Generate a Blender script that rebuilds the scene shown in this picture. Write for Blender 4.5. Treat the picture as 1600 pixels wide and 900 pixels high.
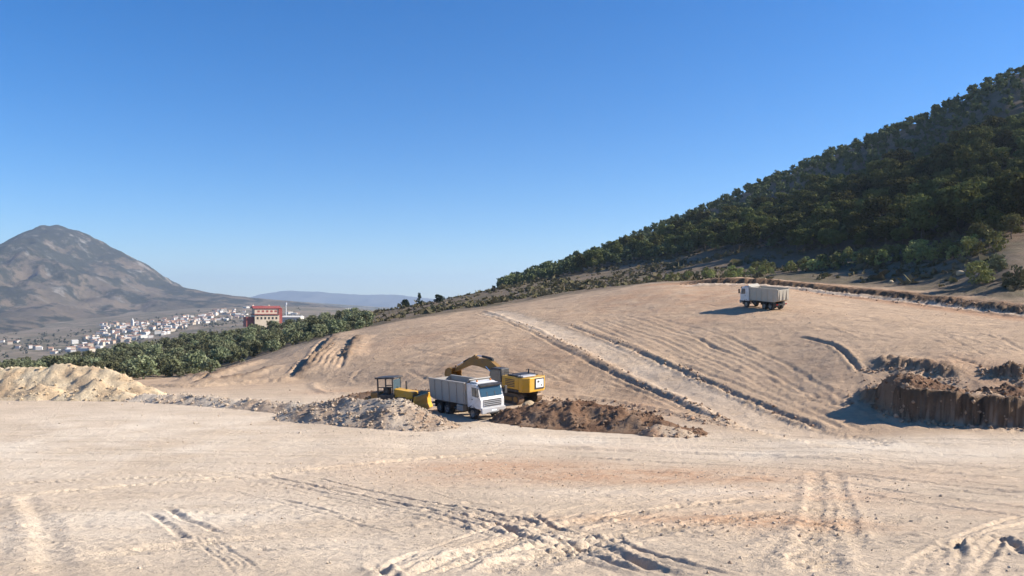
import bpy, bmesh, math, random
from functools import lru_cache
import numpy as np
from mathutils import Vector, Matrix

# ------------------------------------------------------------------ camera, sky, sun, exposure
for o in list(bpy.data.objects):
    bpy.data.objects.remove(o)
scene = bpy.context.scene
COL = scene.collection
R = math.radians
F, CX, HZ = 1232.0, 800.0, 475.0            # focal length and horizon of a 1600 x 900 frame

cam_data = bpy.data.cameras.new('camera')
cam = bpy.data.objects.new('camera', cam_data)
COL.objects.link(cam)
scene.camera = cam
cam.location = (0, 0, 0)
cam.rotation_euler = (R(90), 0, 0)
cam_data.sensor_fit = 'HORIZONTAL'
cam_data.sensor_width = 36.0
cam_data.lens = 36.0 * F / 1600.0
cam_data.shift_y = (HZ - 450.0) / 1600.0
cam_data.clip_start = 0.1
cam_data.clip_end = 120000.0

SUN_AZ, SUN_EL = 87.0, 31.0                 # degrees clockwise from the view direction, above the horizon
world = bpy.data.worlds.new('World')
scene.world = world
world.use_nodes = True
wn, wl = world.node_tree.nodes, world.node_tree.links
wn.clear()
w_out = wn.new('ShaderNodeOutputWorld')
w_bg = wn.new('ShaderNodeBackground')
w_sky = wn.new('ShaderNodeTexSky')
w_sky.sky_type = 'NISHITA'
w_sky.sun_disc = False
w_sky.sun_elevation = R(SUN_EL)
w_sky.sun_rotation = R(SUN_AZ)
w_sky.altitude = 900
w_sky.air_density = 1.0
w_sky.dust_density = 0.15
w_sky.ozone_density = 4.5
w_bg.inputs['Strength'].default_value = 0.082
w_hsv = wn.new('ShaderNodeHueSaturation')
w_hsv.inputs['Saturation'].default_value = 1.34
w_hsv.inputs['Hue'].default_value = 0.507
wl.new(w_sky.outputs['Color'], w_hsv.inputs['Color'])
wl.new(w_hsv.outputs['Color'], w_bg.inputs['Color'])
wl.new(w_bg.outputs['Background'], w_out.inputs['Surface'])

sun_data = bpy.data.lights.new('sun', 'SUN')
sun_data.energy = 5.0
sun_data.angle = R(0.5)
sun_data.color = (1.0, 0.93, 0.82)
sun = bpy.data.objects.new('sun', sun_data)
COL.objects.link(sun)
sdir = Vector((math.sin(R(SUN_AZ)) * math.cos(R(SUN_EL)), math.cos(R(SUN_AZ)) * math.cos(R(SUN_EL)), math.sin(R(SUN_EL))))
sun.rotation_euler = sdir.to_track_quat('Z', 'Y').to_euler()
sun.location = (200, 30, 150)

scene.view_settings.view_transform = 'Standard'
scene.view_settings.look = 'None'
scene.view_settings.exposure = 1.0
scene.view_settings.gamma = 1.0
scene.view_settings.use_curve_mapping = False
scene.render.engine = 'CYCLES'
scene.cycles.use_denoising = True
scene.cycles.max_bounces = 5
scene.cycles.diffuse_bounces = 2
scene.cycles.volume_bounces = 0
scene.cycles.transparent_max_bounces = 6
scene.cycles.use_adaptive_sampling = True
scene.cycles.adaptive_threshold = 0.02

rng = np.random.default_rng(7)
random.seed(7)

# ------------------------------------------------------------------ helpers
_NT = np.random.default_rng(2024).random((256, 256)).astype(np.float32)
def vnoise(x, y, seed=0):
    x = np.asarray(x, np.float32) + np.float32(seed * 7.31 % 211); y = np.asarray(y, np.float32) + np.float32(seed * 13.7 % 197)
    fx, fy = np.floor(x), np.floor(y)
    ix, iy = fx.astype(np.int32) & 255, fy.astype(np.int32) & 255
    fx, fy = x - fx, y - fy
    fx = fx * fx * (3 - 2 * fx); fy = fy * fy * (3 - 2 * fy)
    jx, jy = (ix + 1) & 255, (iy + 1) & 255
    a, b, c, d = _NT[ix, iy], _NT[jx, iy], _NT[ix, jy], _NT[jx, jy]
    return (a + (b - a) * fx) * (1 - fy) + (c + (d - c) * fx) * fy

def fbm(x, y, octs=4, seed=0, gain=0.5, lac=2.03):
    s, amp, tot = np.zeros(np.shape(x)), 1.0, 0.0
    for k in range(octs):
        s += amp * (vnoise(x, y, seed + k * 17) * 2 - 1)
        tot += amp
        x, y = x * lac * 0.8 - y * lac * 0.6 + 3.1, x * lac * 0.6 + y * lac * 0.8 - 1.7
        amp *= gain
    return s / tot

def sstep(a, b, x):
    t = np.clip((x - a) / (b - a), 0, 1)
    return t * t * (3 - 2 * t)

def pchip(xk, yk, x):
    """monotone cubic through knots, clamped outside; yk may be (n,) only"""
    xk, yk, x = np.asarray(xk, float), np.asarray(yk, float), np.asarray(x, float)
    h = np.diff(xk); dl = np.diff(yk) / h
    m = np.zeros_like(yk)
    for i in range(1, len(xk) - 1):
        if dl[i - 1] * dl[i] > 0:
            w1, w2 = 2 * h[i] + h[i - 1], h[i] + 2 * h[i - 1]
            m[i] = (w1 + w2) / (w1 / dl[i - 1] + w2 / dl[i])
    m[0], m[-1] = dl[0], dl[-1]
    x = np.clip(x, xk[0], xk[-1])
    i = np.clip(np.searchsorted(xk, x, side='right') - 1, 0, len(xk) - 2)
    t = (x - xk[i]) / h[i]
    return ((2 * t**3 - 3 * t**2 + 1) * yk[i] + (t**3 - 2 * t**2 + t) * h[i] * m[i]
            + (-2 * t**3 + 3 * t**2) * yk[i + 1] + (t**3 - t**2) * h[i] * m[i + 1])

# ------------------------------------------------------------------ terrain: a loft through survey lines
# every line is a row of (column, distance in m, row) points; column/row are sight angles from the survey point
def zr(y, z):
    return HZ - z * F / y
LINES = [
    [(-1400, 1.5, zr(1.5, -1.9)), (3000, 1.5, zr(1.5, -1.9))],
    [(-1400, 10, zr(10, -3.6)), (3000, 10, zr(10, -3.6))],
    [(-1400, 20, zr(20, -5.65)), (3000, 20, zr(20, -5.5))],
    [(-1400, 35, zr(35, -7.7)), (3000, 35, zr(35, -7.6))],
    # 4 far edge of the level platform
    [(-1400, 80, 625), (0, 75, 628), (250, 72, 632), (400, 68, 640), (560, 62, 652), (700, 56, 668), (800, 54, 674),
     (900, 54, 676), (1100, 51, 687), (1300, 49, 691), (1600, 47, 692), (3000, 45, 692)],
    # 5 foot of the graded slope
    [(-1400, 105, 606), (0, 100, 606), (250, 95, 604), (460, 93, 600), (560, 86, 608), (660, 78, 612), (760, 73, 612),
     (900, 70, 622), (1000, 64, 640), (1130, 56, 665), (1300, 52, 682), (1450, 52.5, 672), (1600, 52, 671), (3000, 50, 672)],
    # 6 middle of the slope
    [(-1400, 116, 600), (0, 115, 599), (250, 112, 596), (400, 107, 578), (520, 105, 556), (640, 100, 550), (760, 95, 547),
     (900, 88, 550), (1060, 82, 555), (1200, 76, 558), (1350, 70, 552), (1600, 63, 560), (3000, 60, 555)],
    # 7 upper slope, level with the far truck
    [(-1400, 122, 597), (0, 121, 596), (250, 119, 595), (400, 116, 572), (540, 117, 542), (640, 116, 525), (760, 113, 513),
     (900, 112, 503), (1060, 108, 489), (1192, 104, 481), (1350, 92, 498), (1600, 76, 520), (3000, 70, 520)],
    # 8 top edge of the graded slope
    [(-1400, 130, 597), (0, 128, 596), (230, 126, 594), (330, 127, 586), (400, 130, 566), (460, 133, 547), (540, 137, 523),
     (640, 141, 502), (760, 147, 485), (900, 150, 463), (1060, 150, 443.5), (1150, 148, 442), (1300, 134, 456),
     (1450, 114, 474), (1600, 98, 492), (3000, 85, 490)],
    # 9 fallow above the slope, shrub row
    [(-1400, 215, 585), (0, 210, 584), (250, 225, 558), (400, 245, 532), (540, 250, 510), (640, 250, 490), (760, 240, 471),
     (900, 235, 449), (1060, 215, 436), (1150, 200, 430), (1300, 178, 417), (1450, 152, 407), (1600, 128, 396), (3000, 110, 380)],
    # 10 lower edge of the forest, ridge of the olive grove
    [(-1400, 270, 580), (0, 270, 577), (100, 280, 567), (250, 300, 541), (400, 320, 518), (560, 320, 493), (640, 320, 479),
     (700, 320, 468), (800, 320, 447), (900, 300, 433), (1060, 265, 413), (1150, 245, 401), (1300, 215, 384), (1450, 190, 362),
     (1600, 168, 342), (3000, 150, 300)],
    # 11 middle of the forest
    [(-1400, 400, 592), (0, 400, 592), (250, 420, 553), (400, 430, 528), (560, 430, 504), (640, 430, 489), (700, 430, 474),
     (800, 430, 447), (900, 415, 417), (1060, 370, 376), (1150, 340, 353), (1300, 300, 315), (1450, 270, 272), (1600, 240, 232), (3000, 200, 120)],
    # 12 skyline of the hill
    [(-1400, 650, 588), (0, 650, 586), (250, 650, 556), (400, 600, 530), (560, 600, 515), (640, 560, 499), (700, 530, 478),
     (800, 520, 444), (900, 515, 410), (1060, 480, 348), (1200, 450, 293), (1300, 430, 251), (1450, 400, 193), (1600, 362, 127), (3000, 300, -160)],
    # 13 behind the hill, upper valley
    [(-1400, 1000, 574), (0, 1000, 573), (400, 1000, 532), (560, 900, 530), (700, 800, zr(800, -30)), (800, 750, zr(750, -10)),
     (1060, 700, zr(700, 35)), (1300, 650, zr(650, 60)), (1600, 600, zr(600, 80)), (3000, 500, zr(500, 80))],
    # 14 the town's slope, lower
    [(-1400, 1500, 552), (0, 1500, 552), (120, 1500, 551), (250, 1600, 530), (330, 1700, 517), (400, 1800, 508), (560, 1800, 500),
     (700, 1800, zr(1800, -60)), (1000, 1800, zr(1800, -60)), (3000, 1800, zr(1800, -60))],
    # 15 the town's slope, upper
    [(-1400, 2300, 520), (0, 2300, 519), (120, 2300, 513), (250, 2400, 496), (330, 2500, 486), (400, 2700, 480), (560, 2800, 484),
     (700, 2800, zr(2800, -60)), (3000, 2800, zr(2800, -60))],
    [(-1400, 6000, zr(6000, -45)), (400, 6000, zr(6000, -10)), (560, 6000, zr(6000, -60)), (3000, 6000, zr(6000, -70))],
    [(-1400, 16000, zr(16000, -70)), (3000, 16000, zr(16000, -70))],
]
NL = len(LINES)
PXT = np.arange(-1400.0, 3000.1, 5.0)
LYT = np.linspace(math.log(1.5), math.log(16000.0), 1700)
ly_lines = np.stack([pchip([k[0] for k in L], [math.log(k[1]) for k in L], PXT) for L in LINES])
z_lines = np.stack([pchip([k[0] for k in L], [(HZ - k[2]) / F * k[1] for k in L], PXT) for L in LINES])
ZT = np.zeros((len(PXT), len(LYT)))
TT = np.zeros_like(ZT)
for c in range(len(PXT)):
    ZT[c] = pchip(ly_lines[:, c], z_lines[:, c], LYT)
    TT[c] = np.interp(LYT, ly_lines[:, c], np.arange(NL))

def table(T, x, y):
    y = np.maximum(y, 1.5)
    u = np.clip((CX + F * x / y - PXT[0]) / 5.0, 0, len(PXT) - 1.001)
    v = np.clip((np.log(y) - LYT[0]) / (LYT[1] - LYT[0]), 0, len(LYT) - 1.001)
    i, j = u.astype(int), v.astype(int)
    a, b = u - i, v - j
    return (T[i, j] * (1 - a) + T[i + 1, j] * a) * (1 - b) + (T[i, j + 1] * (1 - a) + T[i + 1, j + 1] * a) * b

@lru_cache(maxsize=None)
def hit(px, py, ymin=4.0):
    """the first point of the smooth terrain along a sight line"""
    ly = np.linspace(math.log(ymin), math.log(15000.0), 6000)
    y = np.exp(ly)
    x = (px - CX) / F * y
    row = HZ - table(ZT, x, y) * F / y
    k = np.nonzero(row <= py)[0]
    k = k[0] if len(k) else len(y) - 1
    return float(x[k]), float(y[k])

def seg_dist(X, Y, poly, pad):
    """distance, signed side (+ = left of travel), run length and fraction for points near a polyline"""
    P = np.asarray(poly, float)
    m = (X > P[:, 0].min() - pad) & (X < P[:, 0].max() + pad) & (Y > P[:, 1].min() - pad) & (Y < P[:, 1].max() + pad)
    idx = np.nonzero(m)[0]
    x, y = X[idx], Y[idx]
    best = np.full(len(idx), 1e9); side = np.ones(len(idx)); run = np.zeros(len(idx))
    acc = 0.0
    for a, b in zip(P[:-1], P[1:]):
        d = b - a; L = math.hypot(*d)
        t = np.clip(((x - a[0]) * d[0] + (y - a[1]) * d[1]) / (L * L + 1e-9), 0, 1)
        ex, ey = x - a[0] - t * d[0], y - a[1] - t * d[1]
        dd = np.hypot(ex, ey)
        k = dd < best
        best[k] = dd[k]
        side[k] = np.sign(d[0] * ey - d[1] * ex)[k]
        run[k] = (acc + t * L)[k]
        acc += L
    return idx, best, side, run, acc

def smooth_poly(pts, n=6):
    P = np.asarray(pts, float)
    if len(P) < 3:
        return P
    s = np.r_[0, np.cumsum(np.hypot(*np.diff(P, axis=0).T))]
    q = np.linspace(0, s[-1], n * (len(P) - 1) + 1)
    return np.stack([pchip(s, P[:, 0], q), pchip(s, P[:, 1], q)], 1)

def ground_line(*pts):
    return smooth_poly([hit(*p) for p in pts])

# relief features: (polyline, kind, width, amount, extra)
FEAT = []
def feat(kind, w, amt, *pts, **kw):
    FEAT.append((ground_line(*pts), kind, w, amt, kw))

# foreground wheel and track marks
feat('tread', .34, .12, (-60, 786), (0, 779), (60, 773), (180, 762), (300, 752), (420, 742), (520, 731), (640, 720), (800, 707))
feat('tread', .28, .09, (-60, 760), (120, 752), (300, 744), (470, 733), (600, 722), (760, 709))
feat('rut', .12, .07, (232, 800), (262, 822), (300, 846))
feat('rut', .12, .07, (258, 792), (290, 812), (318, 822), (352, 834))
for k in range(4):
    feat('rut', .055, .022, (302 + k * 9, 834), (322 + k * 11, 858), (350 + k * 12, 878), (372 + k * 13, 905))
feat('rut', .09, .05, (425, 778), (500, 795), (575, 818))
feat('rut', .07, .03, (345, 760), (480, 797), (640, 838))
feat('rut', .08, .04, (480, 752), (600, 783), (720, 806))
feat('rut', .07, .03, (560, 745), (680, 772), (800, 800))
feat('tread', .55, .09, (855, 885), (880, 866), (905, 848), (940, 826))
feat('rut', .14, .10, (720, 815), (742, 824), (775, 822), (815, 838), (855, 852))
feat('berm', .12, .07, (940, 852), (985, 866), (1020, 884), (1075, 893), (1140, 899))
feat('rut', .13, .09, (932, 856), (980, 872), (1015, 889), (1070, 900))
feat('rut', .10, .08, (828, 800), (860, 822), (896, 838))
feat('rut', .12, .08, (582, 880), (600, 893), (625, 910))
feat('tread', .34, .085, (1276, 735), (1280, 780), (1278, 830), (1270, 900))
feat('tread', .28, .07, (1304, 738), (1312, 780), (1322, 820), (1330, 860))
for k in range(6):
    feat('rut', .10, .05 + .02 * (k % 2), (1410 + 22 * k, 910), (1440 + 20 * k, 872), (1500 + 14 * k, 838), (1600, 806 + 12 * k), (1700, 790 + 14 * k))
feat('tread', .4, .04, (1120, 850), (1200, 822), (1290, 800), (1380, 790))
feat('tread', .4, .04, (1160, 880), (1230, 850), (1330, 826), (1450, 800))
for k, (a, b, c) in enumerate([(683, 690, 700), (690, 700, 722), (700, 713, 742), (712, 734, 778), (684, 687, 692)]):
    feat('rut', .28, .07, (860, a), (1250, b), (1700, c))
feat('berm', .5, .09, (820, 696), (1200, 712), (1600, 752))
feat('berm', .4, .05, (20, 775), (45, 830), (60, 905))
feat('rut', .3, .05, (40, 775), (70, 830), (80, 905))
feat('tread', .4, .05, (90, 880), (300, 850), (480, 838))
for k in range(7):
    o = k * 26 + (k % 3) * 9
    feat('rut', .09, .035 + .02 * (k % 2), (330 + o, 738 + k), (470 + o * 1.1, 768 + k * 2), (700 + o * 1.2, 818 + 2 * k), (1000 + o * 1.2, 905 + k))
for k in range(5):
    feat('rut', .08, .03, (560 + 34 * k, 905), (640 + 40 * k, 868), (760 + 52 * k, 828), (960 + 60 * k, 782), (1250 + 60 * k, 745))
for k in range(6):
    feat('rut', .2, .05, (-60, 672 + 9 * k), (400, 676 + 9 * k + 4 * (k % 2)), (860, 690 + 8 * k), (1250, 706 + 10 * k), (1660, 738 + 15 * k))
feat('tread', .36, .10, (640, 905), (760, 862), (900, 820), (1090, 790), (1270, 772))
feat('tread', .36, .10, (760, 905), (860, 874), (1000, 838), (1180, 808), (1330, 792))
# faint older passes of trucks over the platform: pairs of shallow wheel marks
_r = np.random.default_rng(404)
for k in range(34):
    y0, y1 = np.exp(_r.uniform(math.log(13), math.log(52), 2))
    x0, x1 = -.75 * y0 - 4, .75 * y1 + 4
    if k % 3 == 0:
        x0, x1 = _r.uniform(-.6, .6) * y0, _r.uniform(-.6, .6) * y1
    mx, my = (x0 + x1) / 2 + _r.normal(0, 2), (y0 + y1) / 2 * _r.uniform(.92, 1.06)
    nrm = np.array([-(y1 - y0), x1 - x0]); nrm = nrm / np.hypot(*nrm)
    far = max(y0, y1) > 28
    for o in (-1, 1):
        pl = smooth_poly([(x0 + o * nrm[0], y0 + o * nrm[1]), (mx + o * nrm[0], my + o * nrm[1]), (x1 + o * nrm[0], y1 + o * nrm[1])], 8)
        if np.hypot(x1 - x0, y1 - y0) > 3 and pl[:, 1].min() > 5:
            FEAT.append((pl, 'tread' if k % 2 else 'rut', .32 if far else .2, _r.uniform(.008, .02), {}))
# graded slope: the diagonal haul road with its berms and ruts
ROAD = ground_line((770, 488), (830, 503), (900, 530), (1000, 573), (1100, 620), (1190, 660), (1260, 680), (1330, 690))
FEAT.append((ROAD, 'road', 2.0, 0.12, {}))
feat('berm', .42, 0.220, (756, 486), (800, 499), (835, 512), (890, 541), (930, 561), (1010, 598), (1070, 626), (1110, 645), (1150, 662))
feat('rut', .30, 0.154, (744, 489), (792, 503), (828, 518), (884, 548), (924, 568), (1002, 604), (1062, 632), (1100, 650))
feat('rut', .30, 0.088, (955, 592), (1020, 620), (1080, 646), (1120, 662), (1180, 672), (1300, 684))
feat('rut', .30, 0.165, (888, 509), (925, 521), (965, 538), (1010, 556), (1060, 578), (1130, 607), (1210, 641), (1290, 672))
feat('berm', .4, 0.121, (895, 506), (930, 517), (970, 533), (1015, 551), (1065, 572))
for k in range(10):
    f = k / 9.0
    A = [(905, 503), (1060, 568), (1200, 625), (1320, 674)]
    B = [(1010, 492), (1190, 548), (1300, 612), (1425, 672)]
    pts = [(a[0] + (b[0] - a[0]) * f + 6 * math.sin(9 * f + i), a[1] + (b[1] - a[1]) * f + 3 * math.sin(7 * f + 2 * i)) for i, (a, b) in enumerate(zip(A, B))]
    feat('rut', .28, 0.035 + .04 * ((k * 7) % 3 == 0), *pts)
feat('rut', .26, 0.22, (1245, 526), (1272, 530), (1296, 537), (1318, 552), (1334, 568), (1345, 582))
feat('berm', .5, 0.08, (1255, 522), (1290, 530), (1322, 548), (1342, 568))
feat('rut', .35, 0.055, (1060, 470), (1200, 487), (1400, 508), (1650, 545))
feat('berm', .5, 0.055, (1230, 462), (1350, 478), (1480, 496), (1650, 519))
feat('rut', .3, 0.050, (900, 497), (1000, 485), (1100, 476), (1165, 470))
feat('rut', .3, 0.039, (1240, 505), (1340, 520), (1450, 535), (1650, 548))
for k in range(7):
    feat('rut', .25, 0.033, (1240 + k * 22, 600 + k * 4), (1270 + k * 16, 628 + 3 * k), (1330 + k * 10, 654 + 2 * k))
_q = np.random.default_rng(808)
for k in range(60):
    a, b = _q.uniform(620, 1560), _q.uniform(495, 650)
    kind = k % 3
    dx, dy = ((70, 34), (90, -14), (110, 22))[kind]
    l = _q.uniform(.4, 1.5)
    lo = float(np.interp(a, [620, 760, 900, 1060, 1300, 1560], [515, 500, 485, 470, 480, 515])); hi = float(np.interp(a, [620, 760, 1000, 1200, 1330, 1560], [600, 600, 630, 660, 600, 545]))
    b = lo + (hi - lo) * (b - 495) / 155
    feat('rut' if k % 4 else 'berm', _q.uniform(.14, .3), _q.uniform(.03, .09), (a, b), (a + dx * l * .5, b + dy * l * .5 + _q.normal(0, 2)), (a + dx * l, b + dy * l))
# left panel of the slope
feat('berm', .6, 0.110, (520, 590), (600, 572), (690, 545), (760, 524), (825, 507))
feat('rut', .30, 0.066, (530, 596), (610, 577), (700, 550), (770, 529))
feat('rut', .30, 0.066, (560, 600), (552, 590), (570, 574), (660, 548))
feat('rut', .30, 0.055, (640, 545), (720, 560), (800, 580), (900, 600))
feat('rut', .30, 0.050, (600, 560), (700, 575), (820, 598), (960, 622))
feat('rut', .35, 0.044, (860, 540), (900, 560), (960, 585), (1040, 620))
feat('berm', .5, 0.176, (835, 616), (890, 619), (950, 627), (1010, 638), (1070, 650), (1130, 663))
feat('berm', .5, 0.165, (488, 597), (494, 608), (520, 615), (570, 616), (640, 612))
# scrape beside the grove
feat('bank', .6, .55, (520, 527), (506, 538), (487, 560), (466, 583), (450, 594), fall=6.0)
feat('rut', .5, .35, (512, 529), (498, 541), (480, 562), (458, 586))
for k in range(6):
    feat('rut', .35, .22, (522 + 5 * k, 533), (508 + 7 * k, 550), (486 + 9 * k, 576))
feat('bank', .5, .6, (553, 530), (545, 540), (532, 562), fall=4.0)
feat('bank', .5, .7, (388, 571), (372, 577), (352, 583), (330, 590), (290, 594), fall=4.0)
feat('bank', .5, .5, (420, 575), (395, 585), (360, 593), (300, 599), fall=4.0)
feat('berm', .8, .35, (230, 604), (300, 605), (400, 598), (470, 592))
# excavated bank on the right
feat('bank', .45, 1.75, (1328, 602), (1350, 624), (1385, 645), (1425, 659), (1500, 668), (1600, 671), (1900, 676), fall=6.5, ends=(7.5, 0), rough=.34)
feat('bank', .5, .55, (1350, 576), (1390, 574), (1430, 577), (1470, 585), (1500, 594), fall=3.5, ends=(2, 2), rough=.5)
feat('bank', .5, .8, (1530, 578), (1570, 590), (1640, 598), (1760, 602), fall=3.5, ends=(2, 0), rough=.5)
# track and bank along the top right edge
TRACK = ground_line((1080, 447), (1150, 446), (1240, 452), (1350, 465), (1480, 481), (1600, 496), (1760, 510))
FEAT.append((TRACK, 'berm', 1.3, .45, {}))
UPB = [(a, b + 4.5) for a, b in ground_line((1040, 446), (1150, 447), (1240, 453), (1350, 466), (1480, 482), (1600, 497), (1760, 511))]
FEAT.append((np.array(UPB), 'bank', 1.8, 1.1, dict(fall=16.0, rough=.25, ends=(12, 0))))
LOB = [(a, b - 2.0) for a, b in TRACK]
FEAT.append((np.array(LOB), 'rut', .6, .22, {}))

def relief(X, Y):
    """height added to the loft and soil attributes (red, pale, dry plants)"""
    t = table(TT, X, Y)
    px = CX + F * X / np.maximum(Y, 1.5)
    dz = np.zeros(len(X))
    site = 1 - sstep(7.9, 8.4, t)
    dz += site * (0.05 * fbm(X * .5, Y * .5, 4, 3) + 0.022 * fbm(X * 2.7, Y * 2.7, 3, 5))
    patch = sstep(-.1, .35, fbm(X * .3, Y * .3, 3, 6)) * site * (Y < 60)
    dz += .5 * patch * (.028 * fbm(X * 7, Y * 7, 3, 7) + .03 * np.abs(fbm(X * 3.1, Y * 3.1, 3, 8)))
    slope = sstep(4.6, 5.4, t) * site
    dz += slope * (0.22 * fbm(X * .12, Y * .12, 3, 9) + 0.07 * fbm(X * .7, Y * .7, 3, 10) + .05 * fbm(X * 2.1, Y * 2.1, 2, 13) + .10 * sstep(0, .4, fbm(X * .15, Y * .15, 3, 14)) * np.abs(fbm(X * 1.4, Y * 1.4, 3, 15)))
    dz += slope * .010 * np.sin((X * .55 + Y * .83) * 2.6 + 4 * fbm(X * .05, Y * .05, 2, 12))
    wild = sstep(7.9, 8.5, t) * (1 - sstep(12.5, 13.5, t))
    dz += wild * (0.5 * fbm(X * .05, Y * .05, 4, 21) + .18 * fbm(X * .4, Y * .4, 3, 22))
    up = sstep(10, 11, t) * (1 - sstep(12.6, 13.5, t)) * sstep(760, 900, px)
    dz += up * 2.2 * fbm(X * .018, Y * .018, 3, 25)
    dz += sstep(13.2, 14, t) * (1 - sstep(15, 16, t)) * 6 * fbm(X * .003, Y * .003, 4, 31)
    red = np.zeros(len(X)); pale = np.zeros(len(X)); dark = np.zeros(len(X))
    for poly, kind, w, amt, kw in FEAT:
        pad = kw.get('fall', 0) + w * 4 + 1
        i, d, s, run, L = seg_dist(X, Y, poly, pad)
        if not len(i):
            continue
        x, y = X[i], Y[i]
        endf = sstep(0, min(1.5, L * .3), run) * sstep(0, min(1.5, L * .3), L - run)
        wob = 1 + .4 * fbm(x * 1.3 / max(w, .15), y * 1.3 / max(w, .15), 2, 41)
        d = np.abs(d + w * .55 * fbm(x * 5, y * 5, 3, 43))
        if w < .25:
            endf = endf * np.clip(.5 + .9 * vnoise(x * .5, y * .5, 47), .5, 1.2)
        q = d / w
        if kind == 'rut':
            dz[i] += amt * endf * wob * (-np.exp(-q**2 * 1.6) + .45 * np.exp(-(q - 1.6)**2 * 2.2))
        elif kind == 'berm':
            dz[i] += amt * endf * wob * np.exp(-q**2 * 1.2)
        elif kind == 'tread':
            rib = .5 + .5 * np.clip(3 * np.sin(run * 2 * math.pi / .36 + s * d * 11), -1, 1)
            dz[i] += amt * endf * 1.0 * (np.clip(1.5 - q, 0, 1) * (-.9 * rib) + .5 * np.exp(-(q - 1.5)**2 * 6)) * (.6 + .6 * vnoise(x * 1.1, y * 1.1, 44))
        elif kind == 'road':
            k = 1 - sstep(.75, 1.3, q)
            pale[i] = np.maximum(pale[i], k * (.62 + .25 * fbm(x * .4, y * .4, 3, 45)))
            dz[i] += -amt * k
        elif kind == 'bank':
            sd = d * s
            ro = kw.get('rough', .25)
            sd = sd + (ro * 1.6 * fbm(x * .8, y * .8, 3, 51) + ro * .7 * fbm(x * 3.1, y * 3.1, 3, 54)) * (d < 4)
            e0, e1 = kw.get('ends', (1.5, 1.5))
            ef = (sstep(0, e0, run) if e0 else 1) * (sstep(0, e1, L - run) if e1 else 1)
            ef = ef * (1 - sstep(0, 1.5, np.where((run <= 1e-6) | (run >= L - 1e-6), d, 0)))
            h = amt * (1 + ro * fbm(x * .35, y * .35, 3, 52))
            top = (1 - sstep(w, kw['fall'], sd))
            step = sstep(-.05, w, sd)
            dz[i] += ef * h * step * top
            dz[i] += ef * ro * .8 * fbm(x * 1.7, y * 1.7, 3, 53) * np.exp(-((sd - w * .8) / 1.6)**2)
            face = sstep(-.25, .1, sd) * (1 - sstep(w + .3, w + 1.8, sd))
            dark[i] = np.maximum(dark[i], np.clip(ef * 1.5, 0, 1) * face * min(1, amt) * .9)
    # soil colours
    n1 = fbm(X * .06, Y * .06, 4, 61); n2 = fbm(X * .35, Y * .35, 3, 62)
    py = HZ - (table(ZT, X, Y) + dz) * F / np.maximum(Y, 1.5)
    def blob(cx, cy, yr, xr, amt):
        x0, y0 = hit(cx, cy)
        q = ((X - x0) / xr)**2 + ((Y - y0) / yr)**2
        return amt * np.exp(-q) * np.clip(.75 + 1.1 * n2 + .6 * n1, 0, 1.4)
    for b in [(1080, 462, 14, 16, .75), (760, 560, 10, 12, .35), (640, 530, 9, 10, .25), (1000, 745, 3.0, 9, .95), (760, 730, 3.5, 6, .8),
              (1130, 815, 2.0, 3.8, .95), (1240, 772, 2.5, 4.5, .8), (1000, 700, 2, 6, .25), (960, 640, 4, 7, .5), (1500, 600, 5, 6, .45), (1450, 790, 4, 5, .25),
              (880, 600, 6, 8, .3), (520, 612, 3, 4, .5), (1300, 590, 5, 4, .15), (700, 640, 6, 6, .3), (1130, 500, 9, 14, .2)]:
        red = np.maximum(red, blob(*b))
    for b in [(120, 690, 22, 16, .8), (300, 800, 6, 6, .7), (1300, 700, 4, 14, .75), (760, 680, 5, 5, .7), (600, 860, 4, 5, .6), (1080, 770, 2, 6, .6),
              (60, 850, 4, 5, .6), (1500, 705, 4, 8, .7), (900, 690, 4, 8, .6), (500, 690, 8, 9, .4)]:
        pale = np.maximum(pale, blob(*b))
    for b in [(890, 592, 8, 5, .30), (800, 560, 9, 8, .24), (960, 612, 5, 4, .26), (690, 565, 7, 8, .16), (1240, 560, 6, 5, .10)]:
        dark = np.maximum(dark, blob(*b))
    red += np.clip(.25 * n1 + .2 * n2, 0, 1) * site * .5
    i, d, s, run, L = seg_dist(X, Y, TRACK, 4)
    pale[i] = np.maximum(pale[i], (1 - sstep(.8, 1.7, d)) * .8)
    i, d, s, run, L = seg_dist(X, Y, np.array(UPB), 9)
    red[i] = np.maximum(red[i], (1 - sstep(2.5, 6.5, d)) * .85)
    dark = np.maximum(dark, sstep(9.0, 9.7, t + .3 * n2) * sstep(1080, 1300, px) * (1 - sstep(11.0, 11.6, t)) * .85)  # shade below the forest edge painted into the soil as a dark litter colour
    veg = sstep(7.95, 8.35, t + .25 * n2) * (1 - sstep(15, 16, t) * .4)
    return dz, np.clip(red, 0, 1), np.clip(pale, 0, 1), veg, t, np.clip(dark, 0, 1)

def ground_z(x, y):
    X, Y = np.atleast_1d(np.asarray(x, float)), np.atleast_1d(np.asarray(y, float))
    return table(ZT, X, Y) + relief(X, Y)[0]

# ------------------------------------------------------------------ materials
def new_mat(name):
    m = bpy.data.materials.new(name)
    m.use_nodes = True
    nt = m.node_tree
    nt.nodes.clear()
    out = nt.nodes.new('ShaderNodeOutputMaterial')
    b = nt.nodes.new('ShaderNodeBsdfPrincipled')
    nt.links.new(b.outputs[0], out.inputs[0])
    b.inputs['Specular IOR Level'].default_value = 0.25
    b.inputs['Roughness'].default_value = 0.9
    return m, nt, b

def N(nt, t, **kw):
    n = nt.nodes.new(t)
    for k, v in kw.items():
        if k.startswith('i_'):
            key = k[2:].replace('_', ' ')
            n.inputs[key].default_value = v
        else:
            setattr(n, k, v)
    return n

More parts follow.
